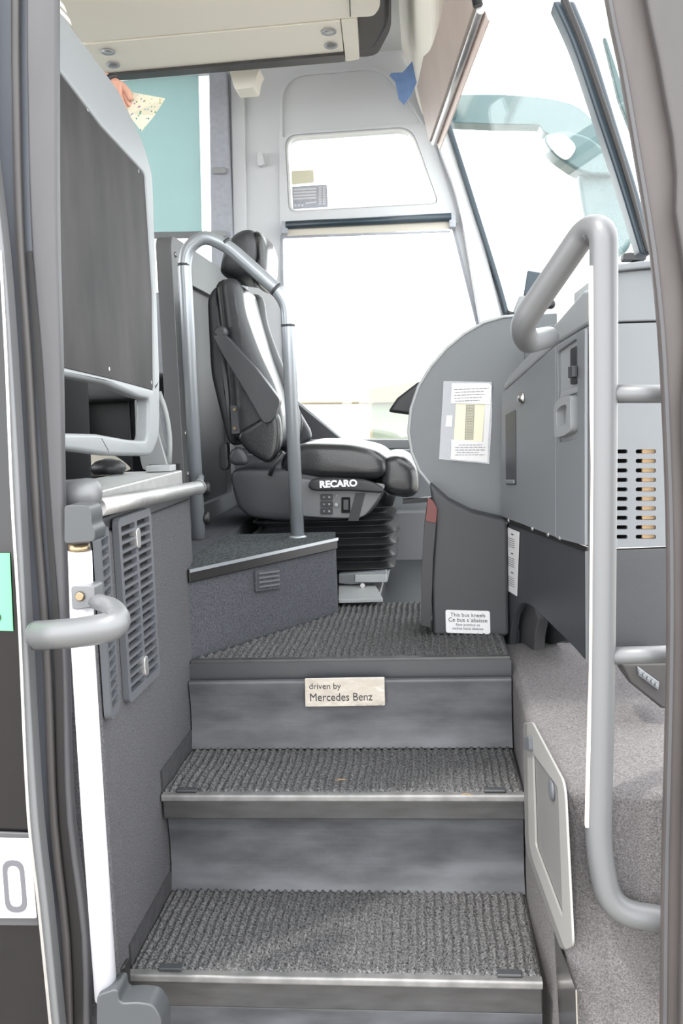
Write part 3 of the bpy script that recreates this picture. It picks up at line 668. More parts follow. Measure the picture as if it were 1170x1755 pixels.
# side control panel
cpn = puff('control_panel', SP([(502, 818), (560, 826), (664, 828), (640, 866), (622, 888), (560, 887), (512, 884), (504, 850)], 2.94), 2.925, 2.95, 'panel_grey', seat, inset=.004, r=.01)
PR('panel_recess', SP([(609, 845), (626, 845), (614, 893), (596, 893)], 2.923), (0, .01, 0), 'black', seat)
lev = puff('seat_lever', SP([(528, 829), (534, 820), (560, 818), (622, 821), (645, 828), (661, 841), (655, 845), (600, 841), (536, 841), (529, 836)], 2.905), 2.885, 2.925, 'black', seat, inset=.006, r=.01, n=40)
text('RECARO', .0285, S(579.5, 829.5, 2.8835), (1, 0, .01), (0, 0, 1), 'white_letter', lev, xs=1.06, bold=.0012)
for y in (852, 864, 876):
    b_ = PR('rocker_button', rnd(SP([(549, y - 5), (570, y - 5), (570, y + 5), (549, y + 5)], 2.922), .004, 4), (0, -.006, 0), 'black', seat, bev=.001)
    for x in (555, 564): LT('dimple', S(x, y, 2.916), (0, -1, 0), [(0, .0035), (.0015, .003)], 'plastic_lt' if x == 564 else 'dash_grey', b_, 10)
LT('knob', S(576, 865, 2.92), (0, -1, 0), [(0, .008), (.006, .007), (.008, .002)], 'plastic_lt', seat, 14)
LT('screw', S(577, 849, 2.922), (0, -1, 0), [(0, .004), (.003, .003)], 'plastic_lt', seat, 10)
sw = PR('rocker_switch', rnd(SP([(585, 852), (600, 852), (600, 879), (585, 879)], 2.922), .003, 3), (0, -.005, 0), 'black_gap', seat, bev=.001)
PR('rocker', SP([(588, 856), (597, 856), (597, 874), (588, 874)], 2.917), (0, -.006, 0), 'dash_dark', sw, bev=.002)
# seat belt webbing at the far side and buckle loop
TB('belt_stalk', [S(497, 690, 3.42), S(512, 705, 3.42), S(516, 728, 3.42), S(508, 760, 3.42)], .008, 'leather_mid', seat, rad=.02)
puff('far_armrest', SP([(506, 694), (532, 738), (534, 752), (512, 768), (500, 745)], 3.45), 3.44, 3.49, 'leather_mid', seat, inset=.01, r=.01)
TB('belt_buckle', [S(462, 815, 2.93), S(470, 795, 2.93), S(486, 775, 2.93)], .007, 'black', seat)
PR('front_bar', SP([(690, 856), (740, 852), (740, 860), (690, 864)], 3.0), (0, .03, 0), 'black', seat)

# steering wheel
hub = Vector((.17, 3.22, 1.66)); axw = Vector((-.52, 0, .85)).normalized()
stw = thing('steering_wheel', hub - Vector((0, 0, .4)), 'black steering wheel mostly hidden behind the round grey divider', 'steering wheel')
uu = Vector((0, 1, 0)); vv = axw.cross(uu)
bm = bmesh.new(); n1, n2 = 48, 12; ring = []
for i in range(n1):
    a = 2 * math.pi * i / n1; d = uu * math.cos(a) + vv * math.sin(a)
    ring.append([bm.verts.new(hub + d * (.23 + .017 * math.cos(2 * math.pi * k / n2)) + axw * (.017 * math.sin(2 * math.pi * k / n2))) for k in range(n2)])
for i in range(n1):
    for k in range(n2): bm.faces.new((ring[i][k], ring[i][(k + 1) % n2], ring[(i + 1) % n1][(k + 1) % n2], ring[(i + 1) % n1][k]))
fin(bm, 'rim', 'leather', stw, smooth=True)
LT('hub', hub - axw * .08, axw, [(0, .05), (.03, .09), (.06, .095), (.075, .07)], 'black', stw)
for a in (0, 120, 240): d = uu * math.cos(R(a + 60)) + vv * math.sin(R(a + 60)); TB('spoke', [hub - axw * .04, hub + d * .22], .014, 'black', stw)
TB('steering_column', [hub - axw * .08, hub - axw * .45 + Vector((0.05, 0, -.05))], .045, 'dash_dark', stw)
PR('column_shroud', [onY(664, 706, 3.0), onY(680, 682, 3.0), onY(715, 655, 3.0), onY(760, 650, 3.0), onY(760, 715, 3.0), onY(700, 711, 3.0)], (0, .10, 0), 'black', stw, bev=.012)

# ================================================================== ROUND DIVIDER, COLUMN
YD = 2.455
D = lambda x, y, Y=YD: onY(x, y, Y)
dv = thing('round_divider', D(780, 900), 'grey half-round divider panel with a document sleeve beside the driver cab', 'divider')
arc = [(884, 541), (862, 543), (828, 553), (795, 572), (765, 597), (738, 628), (717, 662), (704, 700), (700, 740), (705, 775), (718, 806), (740, 834), (768, 858), (800, 875), (835, 887), (866, 893), (900, 893), (900, 541)]
PR('panel', [D(*p) for p in arc], (0, .02, 0), 'divider_grey', dv, bev=.004)
arc_e = arc[:16]
TB('edge_bead', [D(x, y, YD - .001) for x, y in arc_e], .004, 'plastic_lt', dv, seg=10)
PR('seam_panel', [D(884, 541), D(955, 536), D(955, 640), D(886, 640)], (0, .012, 0), 'divider_grey', dv, bev=.003).location = (0, .003, 0)
sv = PR('document_sleeve', [D(x, y, YD - .003) for x, y in [(760, 653), (846, 655), (838, 795), (752, 787)]], (0, -.002, 0), 'sleeve', dv, label='clear plastic document sleeve')
PR('paper_tag', [D(x, y, YD - .006) for x, y in [(765, 712), (775, 712), (774, 731), (763, 731)]], (0, -.001, 0), 'paper', sv)
PR('cream_card', [D(x, y, YD - .006) for x, y in [(781, 690), (831, 690), (826, 759), (777, 757)]], (0, -.001, 0), 'paper_cream', sv, label='cream card with a grey dotted column')
PR('card_edge', [D(x, y, YD - .0075) for x, y in [(831, 690), (841, 690), (836, 759), (827, 759)]], (0, -.001, 0), 'paper', sv)
PR('white_sheet', [D(x, y, YD - .0085) for x, y in [(774, 657), (838, 657), (842, 661), (840, 693), (772, 691)]], (0, -.001, 0), 'paper', sv)
PR('white_sheet', [D(x, y, YD - .0085) for x, y in [(773, 753), (836, 758), (835, 792), (772, 787)]], (0, -.001, 0), 'paper', sv)
bm = bmesh.new()
for c in range(6):
    for r_ in range(22):
        x = 798.5 + c * 2.6 - r_ * .12; y = 694 + r_ * 2.75; prism(bm, [D(x, y, YD - .0078), D(x + 1.6, y, YD - .0078), D(x + 1.6, y + 1.6, YD - .0078), D(x, y + 1.6, YD - .0078)], (0, -.0006, 0))
fin(bm, 'dotted_column', 'ink', sv)
lines(D(778, 668, YD - .0100), (1, 0, 0), (0, 0, 1), [(0, .088), (.002, .075), (.0, .078), (0, .07), (.002, .065)], .0075, .0013, 'ink', sv)
lines(D(786, 763, YD - .0100), (1, 0, -.03), (0, 0, 1), [(0, .06), (-.01, .068), (-.01, .068), (-.006, .05), (-.01, .066)], .0065, .0013, 'ink', sv)

cl = thing('console_column', D(800, 1088, 2.37), 'dark grey console column standing on the mat below the round divider', 'console')
cpl = [(736, 828), (770, 858), (810, 878), (870, 892), (872, 1086), (868, 1092), (742, 1090), (738, 1000), (744, 900)]
PR('body', [D(x, y, 2.37) for x, y in cpl], (0, .16, 0), 'column_dark', cl, bev=.01)
PR('edge_post', rnd([D(x, y, 2.352) for x, y in [(733, 855), (741, 858), (749, 872), (747, 900), (742, 960), (738, 1076), (721, 1072), (722, 980), (727, 900)]], .004, 3), (0, .05, 0), 'black', cl, bev=.005, label='glossy black edge post')
PR('red_reflector', rnd([D(x, y, 2.347) for x, y in [(733, 853), (741, 857), (749, 871), (747, 897), (729, 893)]], .004, 3), (0, .005, 0), 'red_lens', cl, bev=.001, label='dark red lens')
st = PR('kneel_sticker', rnd([D(x, y, 2.369) for x, y in [(763, 1045), (839, 1047), (840, 1087), (764, 1084)]], .006, 4), (0, -.0015, 0), 'paper', cl, label='white rounded sticker with grey lettering')
uS = D(839, 1047, 2.37) - D(763, 1045, 2.37)
for s, z, y in (('This bus kneels', .0145, 1054.5), ("Ce bus s´abaisse", .0150, 1063), ('Este autobus se', .0098, 1071), ('inclina hacia delante', .0098, 1077.5)):
    text(s, z, D(801.5, y, 2.3672), uS, (0, 0, 1), 'ink_dark' if z > .012 else 'ink', st)

# ================================================================== DASH CABINET
PA = Vector((.322, 1.90, 0)); PB = Vector((.193, 2.40, 0)); pu = (PB - PA).normalized(); pn = Vector((-pu.y, pu.x, 0))  # pn toward the stairs
if pn.x > 0: pn = -pn
def C(x, y, d=0):
    return onP(x, y, PA + pn * d, pn)
cb = thing('dash_cabinet', Vector((.30, 2.15, 1.31)), 'grey instrument cabinet with locker door and pull handle right of the stairs', 'cabinet')
main = [(861, 671), (957, 587), (1005, 558), (1011, 556), (1011, 940), (1000, 936), (859, 887)]
PR('body', [C(*p) for p in main], -pn * .03, 'dash_grey', cb, bev=.006)
lidf = [(861, 670), (863, 656), (871, 643), (900, 612), (985, 513), (998, 498), (1012, 496), (1012, 556), (1005, 557), (957, 586)]
PR('lid', [C(x, y, .004) for x, y in lidf], -pn * .05, 'dash_light', cb, bev=.008)
door = PR('locker_door', [C(x, y, .0005) for x, y in [(863, 674), (956, 592), (956, 921), (862, 885)]], pn * .006, 'dash_grey', cb, bev=.003)
hp = PR('recessed_handle', rnd([C(x, y, .0062) for x, y in [(867, 711), (884, 702), (885, 831), (868, 831)]], .004, 3), pn * .002, 'dash_dark', door)
PR('handle_grip', [C(x, y, .0085) for x, y in [(869, 822), (883, 822), (883, 829), (869, 829)]], pn * .006, 'dash_grey', hp, bev=.002)
lk = LT('lock', C(896, 682, .006), pn, [(0, .014), (.004, .014), (.007, .011), (.012, .009), (.013, .003)], 'chrome', door, 20)
# right field with recess
rf = holed('switch_field', [C(x, y, .0005) for x, y in [(958, 592), (1008, 562), (1008, 935), (958, 922)]], [rnd([C(x, y, .0005) for x, y in [(961, 603), (994, 580), (996, 745), (989, 752), (963, 758)]], .008, 4)], pn * .008, 'dash_grey', cb, bev=.002)
PR('recess_back', [C(x, y, .0008) for x, y in [(960, 600), (996, 578), (998, 748), (960, 760)]], pn * .001, 'dash_light', rf)
sb = PR('switch_block', rnd([C(x, y, .002) for x, y in [(983, 598), (994, 592), (994, 656), (983, 659)]], .004, 3), pn * .008, 'black', rf, bev=.002)
PR('toggle', [C(x, y, .010) for x, y in [(982, 628), (990, 626), (990, 646), (982, 648)]], pn * .012, 'dash_dark', sb, bev=.002)
PR('sill', [C(x, y, .002) for x, y in [(964, 672), (994, 660), (994, 672), (963, 684)]], pn * .006, 'dash_light', rf, bev=.003)
ph = holed('pull_handle', rnd([C(x, y, .002) for x, y in [(962, 694), (972, 682), (991, 676), (992, 738), (978, 747), (963, 750)]], .012, 4), [rnd([C(x, y, .002) for x, y in [(967, 703), (974, 696), (984, 692), (985, 725), (968, 732)]], .008, 4)], pn * .018, 'dash_light', rf, bev=.004)
# hinge line
PR('hinge', [C(x, y, .001) for x, y in [(862, 887), (1008, 938), (1008, 946), (862, 892)]], pn * .004, 'rubber_black', cb)
for x, y in ((872, 892), (913, 906), (940, 916), (960, 922)): LT('hinge_bolt', C(x, y, .006), pn, [(0, .006), (.004, .004)], 'alu', cb, 10)
# lower dark panel with arched cut-out
lp = thing('lower_panel', C(940, 1130), 'dark lower dash panel with an arched opening above the carpeted sill', 'panel')
lowp = [(861, 893), (1007, 946), (1012, 1133), (1000, 1130), (985, 1112), (912, 1040), (900, 1034), (890, 1036), (880, 1055), (874, 1090), (872, 1134), (866, 1134), (864, 1020)]
PR('panel', [C(x, y, -.002) for x, y in lowp], -pn * .02, 'dash_dark', lp, bev=.004)
PR('edge_flange', [C(x, y, .0) for x, y in [(1007, 944), (1013, 946), (1014, 1134), (1008, 1134)]], pn * .006, 'dash_light', lp)
PR('inner_arch', [C(x, y, -.04) for x, y in [(872, 1130), (874, 1088), (882, 1050), (893, 1034), (912, 1034), (922, 1060), (916, 1090), (913, 1126)]], -pn * .03, 'arch_grey', lp, bev=.004)
PR('inner_board', [C(x, y, -.10) for x, y in [(880, 1010), (1000, 1020), (1000, 1092), (880, 1116)]], -pn * .02, 'dash_dark', lp)
sg = PR('safety_notice', [C(x, y, .0) for x, y in [(866, 902), (890, 912), (886, 1022), (864, 1008)]], pn * .001, 'paper', lp, label='white notice with fine grey print')
su = (C(890, 912) - C(866, 902)); su = -pu
for k in range(3):
    o = C(867, 920 + 33 * k, .0015) + Vector((0, 0, 0)); o = C(881, 918 + 33 * k, .0015) + pu * .012
    lines(C(878, 917 + 33 * k, .0012) + pu * .010, -pu, (0, 0, 1), [(0, .016)], .005, .003, 'ink_dark', sg)
    lines(C(871, 922 + 33 * k, .0012) + pu * .002, -pu, (0, 0, 1), [(0, .046)] * 5, .0052, .0016, 'ink', sg)

# vent cabinet facing the door
YV = 1.90
K = lambda x, y, Y=YV: onY(x, y, Y)
vc = thing('vent_cabinet', K(1100, 1130), 'grey vent cabinet with slotted face behind the right grab rail', 'cabinet')
slots = []
for r_ in range(10):
    y = 773.8 + r_ * 16.25
    slots.append(rnd([K(1056, y - 3.6), K(1075, y - 3.6), K(1075, y + 3.6), K(1056, y + 3.6)], .004, 4))
    slots.append(rnd([K(1089, y - 3.6), K(1124, y - 3.6), K(1124, y + 3.6), K(1089, y + 3.6)], .004, 4))
holed('slotted_face', [K(1020, 556), K(1180, 551), K(1180, 935), K(1020, 940)], slots, (0, .012, 0), 'dash_grey', vc)
PR('slot_backing', [K(1040, 745, 1.935), K(1160, 745, 1.935), K(1160, 935, 1.935), K(1040, 935, 1.935)], (0, .01, 0), 'black_gap', vc)
bm = bmesh.new()
for r_ in range(10):
    y = 773.8 + r_ * 16.25; prism(bm, [K(1100, y - 5, 1.915), K(1130, y - 5, 1.915), K(1130, y + 5, 1.915), K(1100, y + 5, 1.915)], (0, .01, 0))
fin(bm, 'filter_element', 'slot_wood', vc, label='pale tan filter behind the slots')
PR('upper_face', [K(1024, 470), K(1030, 468), K(1130, 459), K(1180, 459), K(1180, 548), K(1024, 553)], (0, .3, 0), 'dash_grey', vc, bev=.004)
PR('top_cover', [K(1040, 458, 1.885), K(1060, 452, 1.885), K(1100, 447, 1.885), K(1180, 445, 1.885), K(1180, 457, 1.885), K(1110, 459, 1.885), K(1060, 464, 1.885), K(1040, 470, 1.885)], (0, .3, 0), 'dash_grey', vc, bev=.004)
PR('lower_face', [K(1020, 944), K(1180, 938), K(1180, 1125), K(1020, 1132)], (0, .02, 0), 'dash_dark', vc, bev=.002)
PR('box_body', [K(1060, 560, 1.95), K(1180, 555, 1.95), K(1180, 930, 1.95), K(1060, 930, 1.95)], (0, .4, 0), 'dash_dark', vc)
kb = thing('latch_knob', K(1090, 446, 1.93), 'black winged latch knob on top of the vent cabinet', 'knob')
PR('wing', rnd([K(x, y, 1.93) for x, y in [(1068, 446), (1068, 434), (1082, 432), (1088, 434), (1096, 429), (1106, 428), (1108, 446)]], .005, 3), (0, .03, 0), 'black', kb, bev=.004)
LT('stem', K(1090, 450, 1.945), (0, 0, 1), [(0, .01), (.015, .01), (.02, .006)], 'black', kb, 12)
# black connector box under the cabinet
ub = thing('wiring_box', K(1110, 1215, 1.75), 'dark box with a strip of screws under the vent cabinet', 'box')
PR('housing', [K(x, y, 1.75) for x, y in [(1062, 1136), (1150, 1136), (1150, 1214), (1135, 1216), (1078, 1170)]], (0, .1, 0), 'rubber', ub, bev=.006)
PR('strip', [K(x, y, 1.744) for x, y in [(1092, 1142), (1130, 1170), (1128, 1184), (1094, 1158)]], (0, .006, 0), 'dash_grey', ub, bev=.002)
for k in range(5): LT('terminal', K(1097 + 7 * k, 1152 + 5.5 * k, 1.743), (0, -1, 0), [(0, .004), (.004, .003)], 'dash_grey', ub, 8)

# dash top items
dt = thing('dashboard', K(950, 545, 2.3), 'grey upper dash surface under the windscreen', 'dashboard')
PR('cover', [Vector((.25, 2.46, 1.79)), Vector((.42, 2.22, 1.80)), Vector((.75, 2.22, 1.80)), Vector((.75, 3.6, 1.74)), Vector((.50, 3.6, 1.74)), Vector((.44, 2.8, 1.78))], (0, 0, -.03), 'dash_grey', dt, bev=.006)
dev = thing('dash_camera', onY(905, 540, 2.5), 'small dark device on a bracket on the dash top before the windscreen', 'camera')
PR('screen', [onY(x, y, 2.5) for x, y in [(904, 463), (933, 468), (922, 502), (897, 506)]], (0, .02, 0), 'blue_seal', dev, bev=.003)
PR('mount', [onY(x, y, 2.5) for x, y in [(890, 507), (905, 506), (921, 503), (905, 540), (876, 542)]], (0, .03, 0), 'dash_light', dev, bev=.003)
TB('stalk', [onY(869, 535, 2.49), onY(880, 540, 2.5)], .006, 'black', dev)
LT('lens', onY(943, 521, 2.5), (-.2, -1, 0), [(-.02, .012), (0, .013), (.01, .012), (.013, .006)], 'black', dev, 16)
TB('lens_arm', [onY(943, 524, 2.5), onY(930, 530, 2.5), onY(915, 535, 2.5)], .006, 'black', dev)

# service flap on the carpet wall
fn = Vector((-.997, -.08, 0)); FO = Vector((.178, 1.80, 0))
Fp = lambda x, y, d=0: onP(x, y, FO + fn * d, fn)
fl = thing('service_flap', Fp(945, 1600), 'pale rounded service flap set in the carpeted wall right of the steps', 'hatch')
FQ = [(906, 1238), (915, 1238), (968, 1338), (972, 1360), (985, 1620), (972, 1628), (915, 1470), (909, 1440)]
PR('flap', rnd([Fp(x, y, -.004) for x, y in FQ], .012, 4), fn * .012, 'flap', fl, bev=.004)
FI = [(916, 1290), (960, 1350), (968, 1575), (921, 1450)]
holed('raised_rim', rnd([Fp(x, y, .0085) for x, y in FQ], .012, 4), [rnd([Fp(x, y, .0085) for x, y in FI], .01, 4)], fn * .004, 'rim_pale', fl, bev=.001)
LT('latch', Fp(947, 1353, .008), fn, [(0, .019), (.004, .018), (.006, .012)], 'grille_grey', fl, 20)
PR('hinge', rnd([Fp(x, y, .012) for x, y in [(904, 1263), (913, 1263), (914, 1286), (905, 1284)]], .003, 3), fn * .008, 'grille_grey', fl, bev=.002)
kp = PR('kick_plate', [Fp(x, y, .0015) for x, y in [(951, 1595), (988, 1696), (991, 1790), (962, 1790)]], fn * .002, 'chrome'); tag(kp, 'polished metal kick plate low on the carpeted right wall', 'plate')

# ================================================================== RIGHT HAND RAIL
hr = thing('grab_rail', onY(1025, 1450, 1.42), 'thick grey curved grab rail with cream strip at the right of the doorway', 'grab rail')
HR = [onY(940, 578, 1.86), onY(902, 586, 1.62), onY(893, 556, 1.56), onY(1005, 392, 1.46), onY(1034, 392, 1.42), onY(1034, 700, 1.42), onY(1030, 1180, 1.42), onY(1024, 1455, 1.42), onY(1046, 1562, 1.42), onY(1150, 1578, 1.42), onY(1190, 1578, 1.42)]
TB('rail_tube', rnd(HR, [0, .04, .03, .06, .05, .1, .1, .1, .15, .05, 0], 10, closed=False), .0205, 'tube_grey', hr, seg=28)
TB('cross_bar', [onY(1046, 675, 1.42), onY(1200, 675, 1.44)], .0135, 'tube_grey', hr); TB('cross_bar', [onY(1044, 1124, 1.42), onY(1200, 1120, 1.44)], .0135, 'tube_grey', hr)
PR('grip_strip', [onY(x, y, 1.408) for x, y in [(1010, 455), (1017, 455), (1020, 800), (1017, 1150), (1010, 1420), (1003, 1420), (1010, 1150), (1013, 800)]], (0, .012, 0), 'strip_cream', hr, bev=.002, label='cream reflective strip')

# ================================================================== DOOR FRAME (right)
df = thing('door_frame', onY(1150, 1755, 1.34), 'curved front door frame post with worn rubber edge at the right border', 'door frame')
eL = [(1036, -60), (1037, 0), (1053, 60), (1074, 173), (1092, 281), (1106, 361), (1118, 442), (1130, 560), (1138, 700), (1145, 900), (1146, 1100), (1142, 1300), (1137, 1500), (1134, 1800)]
def shiftx(L, d): return [(x + d, y) for x, y in L]
quadstrip('post', eL, shiftx(eL, 160), 1.35, .025, 'frame_warm', df, bev=.008)
quadstrip('inner_bead', shiftx(eL, 1), shiftx(eL, 7), 1.349, -.003, 'seal_grey', df)
gL = [(x + (60 if y < 300 else 45 if y < 600 else 26), y) for x, y in eL]
quadstrip('rubber_edge', gL, shiftx(gL, 80), 1.345, -.02, 'rubber', df, bev=.006)

# ================================================================== LEFT: door jamb, leaf, pole
jm = thing('door_frame', onY(120, 1755, 1.44), 'grey and black rear door jamb running the full height at the left', 'door frame')
jr = [(96, -60), (96, 120), (97, 400), (103, 620), (107, 860), (114, 1120), (124, 1400), (150, 1610), (152, 1800)]
jl = [(44, -60), (45, 120), (52, 400), (70, 620), (84, 860), (104, 1120), (112, 1400), (138, 1610), (140, 1800)]
quadstrip('grey_gasket', jl, jr, 1.44, .02, 'seal_grey', jm, bev=.006)
jm2 = [(-60, -60), (-50, 120), (0, 400), (28, 620), (40, 860), (58, 1120), (72, 1400), (88, 1610), (100, 1800)]
quadstrip('door_seal', [(x - 4, y) for x, y in jm2], [(x + 6, y) for x, y in jl], 1.455, .03, 'leaf_seal', jm, bev=.004)
quadstrip('black_channel', [(46, 430), (60, 620), (76, 860), (92, 1120), (96, 1400), (108, 1610), (118, 1800)], [(54, 430), (72, 620), (86, 860), (106, 1120), (126, 1400), (148, 1610), (158, 1800)], 1.45, .004, 'rubber_black', jm)
mid = [(a[0] * .45 + b[0] * .55, a[1]) for a, b in zip([(12, -60), (12, 120), (18, 400), (28, 620), (40, 860), (58, 1120), (72, 1400), (88, 1610), (100, 1800)], jl)]
quadstrip('seal_ridge', [(x - 7, y) for x, y in mid], [(x + 7, y) for x, y in mid], 1.45, -.012, 'rubber', jm, bev=.005)
lf = thing('door_leaf', onY(20, 1755, 1.42), 'opened bus door leaf with dark glass at the far left', 'door')
la = [(-60, -60), (-50, 120), (-2, 430), (8, 620), (18, 860), (30, 1060), (46, 1400), (64, 1560), (88, 1800)]
lb = [(-40, -60), (-30, 120), (6, 430), (20, 620), (34, 860), (44, 1060), (64, 1400), (82, 1560), (106, 1800)]
quadstrip('trim_edge', la, lb, 1.40, .03, 'tube_grey', lf, bev=.004, label='silver edge trim')
quadstrip('trim_gleam', la[2:], [(x + 5, y) for x, y in la[2:]], 1.396, .004, 'alu', lf)  # white gleam along the trim, put in as a thin bright strip
quadstrip('outer_skin', [(-40, -60), (-30, 120), (4, 430), (18, 620), (32, 860), (42, 1060), (62, 1400), (80, 1560), (104, 1800)], [(x - 2, y) for x, y in jm2], 1.425, .03, 'blue_seal', lf) if False else None
quadstrip('glass_pane', [(x - 220, y) for x, y in la], [(x + 3, y) for x, y in la], 1.42, .006, 'black_gloss', lf)
# notices and number plate on the leaf
gs = thing('door_notice', onY(10, 1080, 1.415), 'light green notice stuck on the dark door glass', 'notice')
PR('sheet', [onY(x, y, 1.4185) for x, y in [(-60, 948), (17, 948), (23, 1081), (-60, 1079)]], (0, -.001, 0), 'green_paper', gs)
LT('ring_mark', onY(-6, 1058, 1.417), (0, -1, 0), [(0, .008), (.0004, .008)], 'ink_dark', gs, 16)
text('a1', .012, onY(3, 1054, 1.4168), (1, 0, 0), (0, 0, 1), 'ink_dark', gs) if False else None
npn = thing('number_plate', onY(30, 1585, 1.41), 'white licence plate end with a grey zero in a torn holder on the door', 'licence plate')
PR('holder', [onY(x, y, 1.417) for x, y in [(-140, 1418), (60, 1426), (69, 1584), (-140, 1582)]], (0, -.006, 0), 'seal_grey', npn, bev=.002)
PR('plate', rnd([onY(x, y, 1.410) for x, y in [(-140, 1434), (52, 1436), (64, 1573), (-140, 1572)]], .004, 3), (0, -.002, 0), 'paper', npn, bev=.0006)
zo = rnd([onY(x, y, 1.4078) for x, y in [(3, 1474), (40, 1474), (48, 1564), (10, 1564)]], .02, 6); cz = sum(zo, Vector()) / len(zo)
holed('digit', zo, [[Vector((cz.x + (p.x - cz.x) * .58, p.y, cz.z + (p.z - cz.z) * .78)) for p in zo]], (0, -.0006, 0), 'ink', npn)
text('K', .014, onY(9, 1455, 1.4078), (1, 0, 0), (0, 0, 1), 'green_paper', npn) if False else None
# vertical white pole
wp = thing('door_pole', onY(184, 1712, 1.40), 'bright white vertical door pole with fat grey handle at the entrance left', 'pole')
TB('pole_tube', [onY(137, 944, 1.41), onY(142, 1110, 1.41), onY(160, 1400, 1.41), onY(182, 1710, 1.41)], .0185, 'white_pole', wp)
LT('brass_collar', onY(136, 947, 1.41), (0, 0, 1), [(0, .0165), (.014, .0165)], 'brass', wp)
PR('top_bracket', rnd([onY(x, y, 1.38) for x, y in [(110, 866), (152, 866), (157, 882), (157, 900), (163, 908), (162, 928), (110, 932)]], .006, 3), (0, .05, 0), 'bracket_grey', wp, bev=.006)
PR('foot_bracket', rnd([onY(x, y, 1.38) for x, y in [(165, 1706), (202, 1694), (204, 1720), (235, 1718), (262, 1722), (276, 1745), (280, 1800), (165, 1800)]], .01, 4), (0, .05, 0), 'bracket_grey', wp, bev=.008)
# leaf arm handle
hd_ = TB('handle', rnd([onY(62, 1089, 1.37), onY(140, 1084, 1.33), onY(206, 1072, 1.31), onY(196, 1040, 1.36), onY(150, 1026, 1.41)], [0, .05, .05, .05, 0], 10, closed=False), [.0225] * 12 + [.0225 - .00045 * k for k in range(23)], 'tube_grey', wp, seg=28, label='fat grey curved handle')
LT('end_collar', onY(62, 1089, 1.37), (1, 0, 0), [(-.004, .023), (.02, .0232)], 'dash_dark', hd_)
PR('clamp', rnd([onY(x, y, 1.385) for x, y in [(121, 1004), (161, 1004), (163, 1040), (123, 1046)]], .006, 3), (0, .04, 0), 'tube_grey', hd_, bev=.006)
LT('clamp_bolt', onY(137, 1022, 1.383), (0, -1, 0), [(0, .008), (.004, .006)], 'brass', hd_, 12)
fr = PR('foot_seal', [onY(x, y, 1.46) for x, y in [(205, 1660), (214, 1655), (216, 1712), (270, 1718), (284, 1740), (286, 1790), (205, 1790)]], (0, .03, 0), 'rubber_black', bev=.004); tag(fr, 'black rubber corner seal around the foot of the white pole', 'seal')

# ================================================================== CEILING THINGS
zc = 2.80
Cz = lambda x, y, z=zc: onZ(x, y, z)
oc = thing('overhead_console', Cz(400, 80), 'cream overhead console with two pairs of round spotlights', 'console')
PR('main_panel', rnd([Cz(60, -60), Cz(135, 74), Cz(400, 50), Cz(612, 30), Cz(640, 29), Cz(651, 15), Cz(652, -60)], [0, 0, 0, 0, .02, .03, 0], 4), (0, 0, .05), 'cream', oc, bev=.004)
PR('light_beam', [Cz(137, 77), Cz(400, 53), Cz(583, 36), Cz(589, 93), Cz(400, 109), Cz(175, 130)], (0, 0, .06), 'cream', oc, bev=.004)
PR('end_cap', rnd([Cz(584, 35), Cz(612, 33), Cz(616, 102), Cz(592, 106)], .01, 3), (0, 0, .06), 'cream', oc, bev=.006)
PR('rear_shadow_strip', [Cz(175, 131, 2.79), Cz(589, 94, 2.79), Cz(591, 106, 2.79), Cz(182, 140, 2.79)], (0, 0, .08), 'rubber', oc, label='dark brown strip standing in for the rear shadow gap')  # shade of the gap behind the beam, built as a dark strip
for (x, y, r_) in ((185, 88, .024), (194, 111, .022), (563, 54, .024), (567, 78, .022)):
    q = thing_ = LT('spotlight', Cz(x, y, zc - .001), (0, 0, -1), [(0, r_), (.004, r_), (.006, r_ * .85)], 'pillar_grey', oc, 24)
    LT('lens', Cz(x, y, zc - .0065), (0, 0, -1), [(0, r_ * .72), (.003, r_ * .6), (.004, .002)], 'alu' if r_ > .023 else 'panel_grey', q, 20)
TB('cable', [Cz(598, -30, 2.79), Cz(600, 28, 2.79)], .002, 'ink', oc, seg=8)
tv = thing('ceiling_monitor', Cz(640, 40, 2.84), 'glossy black rounded ceiling unit beside the cream console', 'monitor')
PR('housing', rnd([Cz(560, -80, 2.86), Cz(667, -80, 2.86), Cz(667, 45, 2.86), Cz(640, 90, 2.86), Cz(560, 92, 2.86)], [0, 0, .06, .06, 0], 8), (0, 0, .07), 'gloss_cover', tv, bev=.02)
PR('rim', rnd([Cz(562, -78, 2.90), Cz(670, -78, 2.90), Cz(670, 50, 2.90), Cz(645, 98, 2.90), Cz(562, 98, 2.90)], [0, 0, .06, .06, 0], 8), (0, 0, .03), 'rubber', tv, bev=.004)
bk = PR('ceiling_bracket', rnd([onY(x, y, 3.5) for x, y in [(392, 118), (446, 116), (440, 128), (436, 150), (402, 153)]], .01, 3), (0, .10, 0), 'cream', bev=.006); tag(bk, 'small cream bracket hanging from the ceiling near the window pillar', 'bracket')
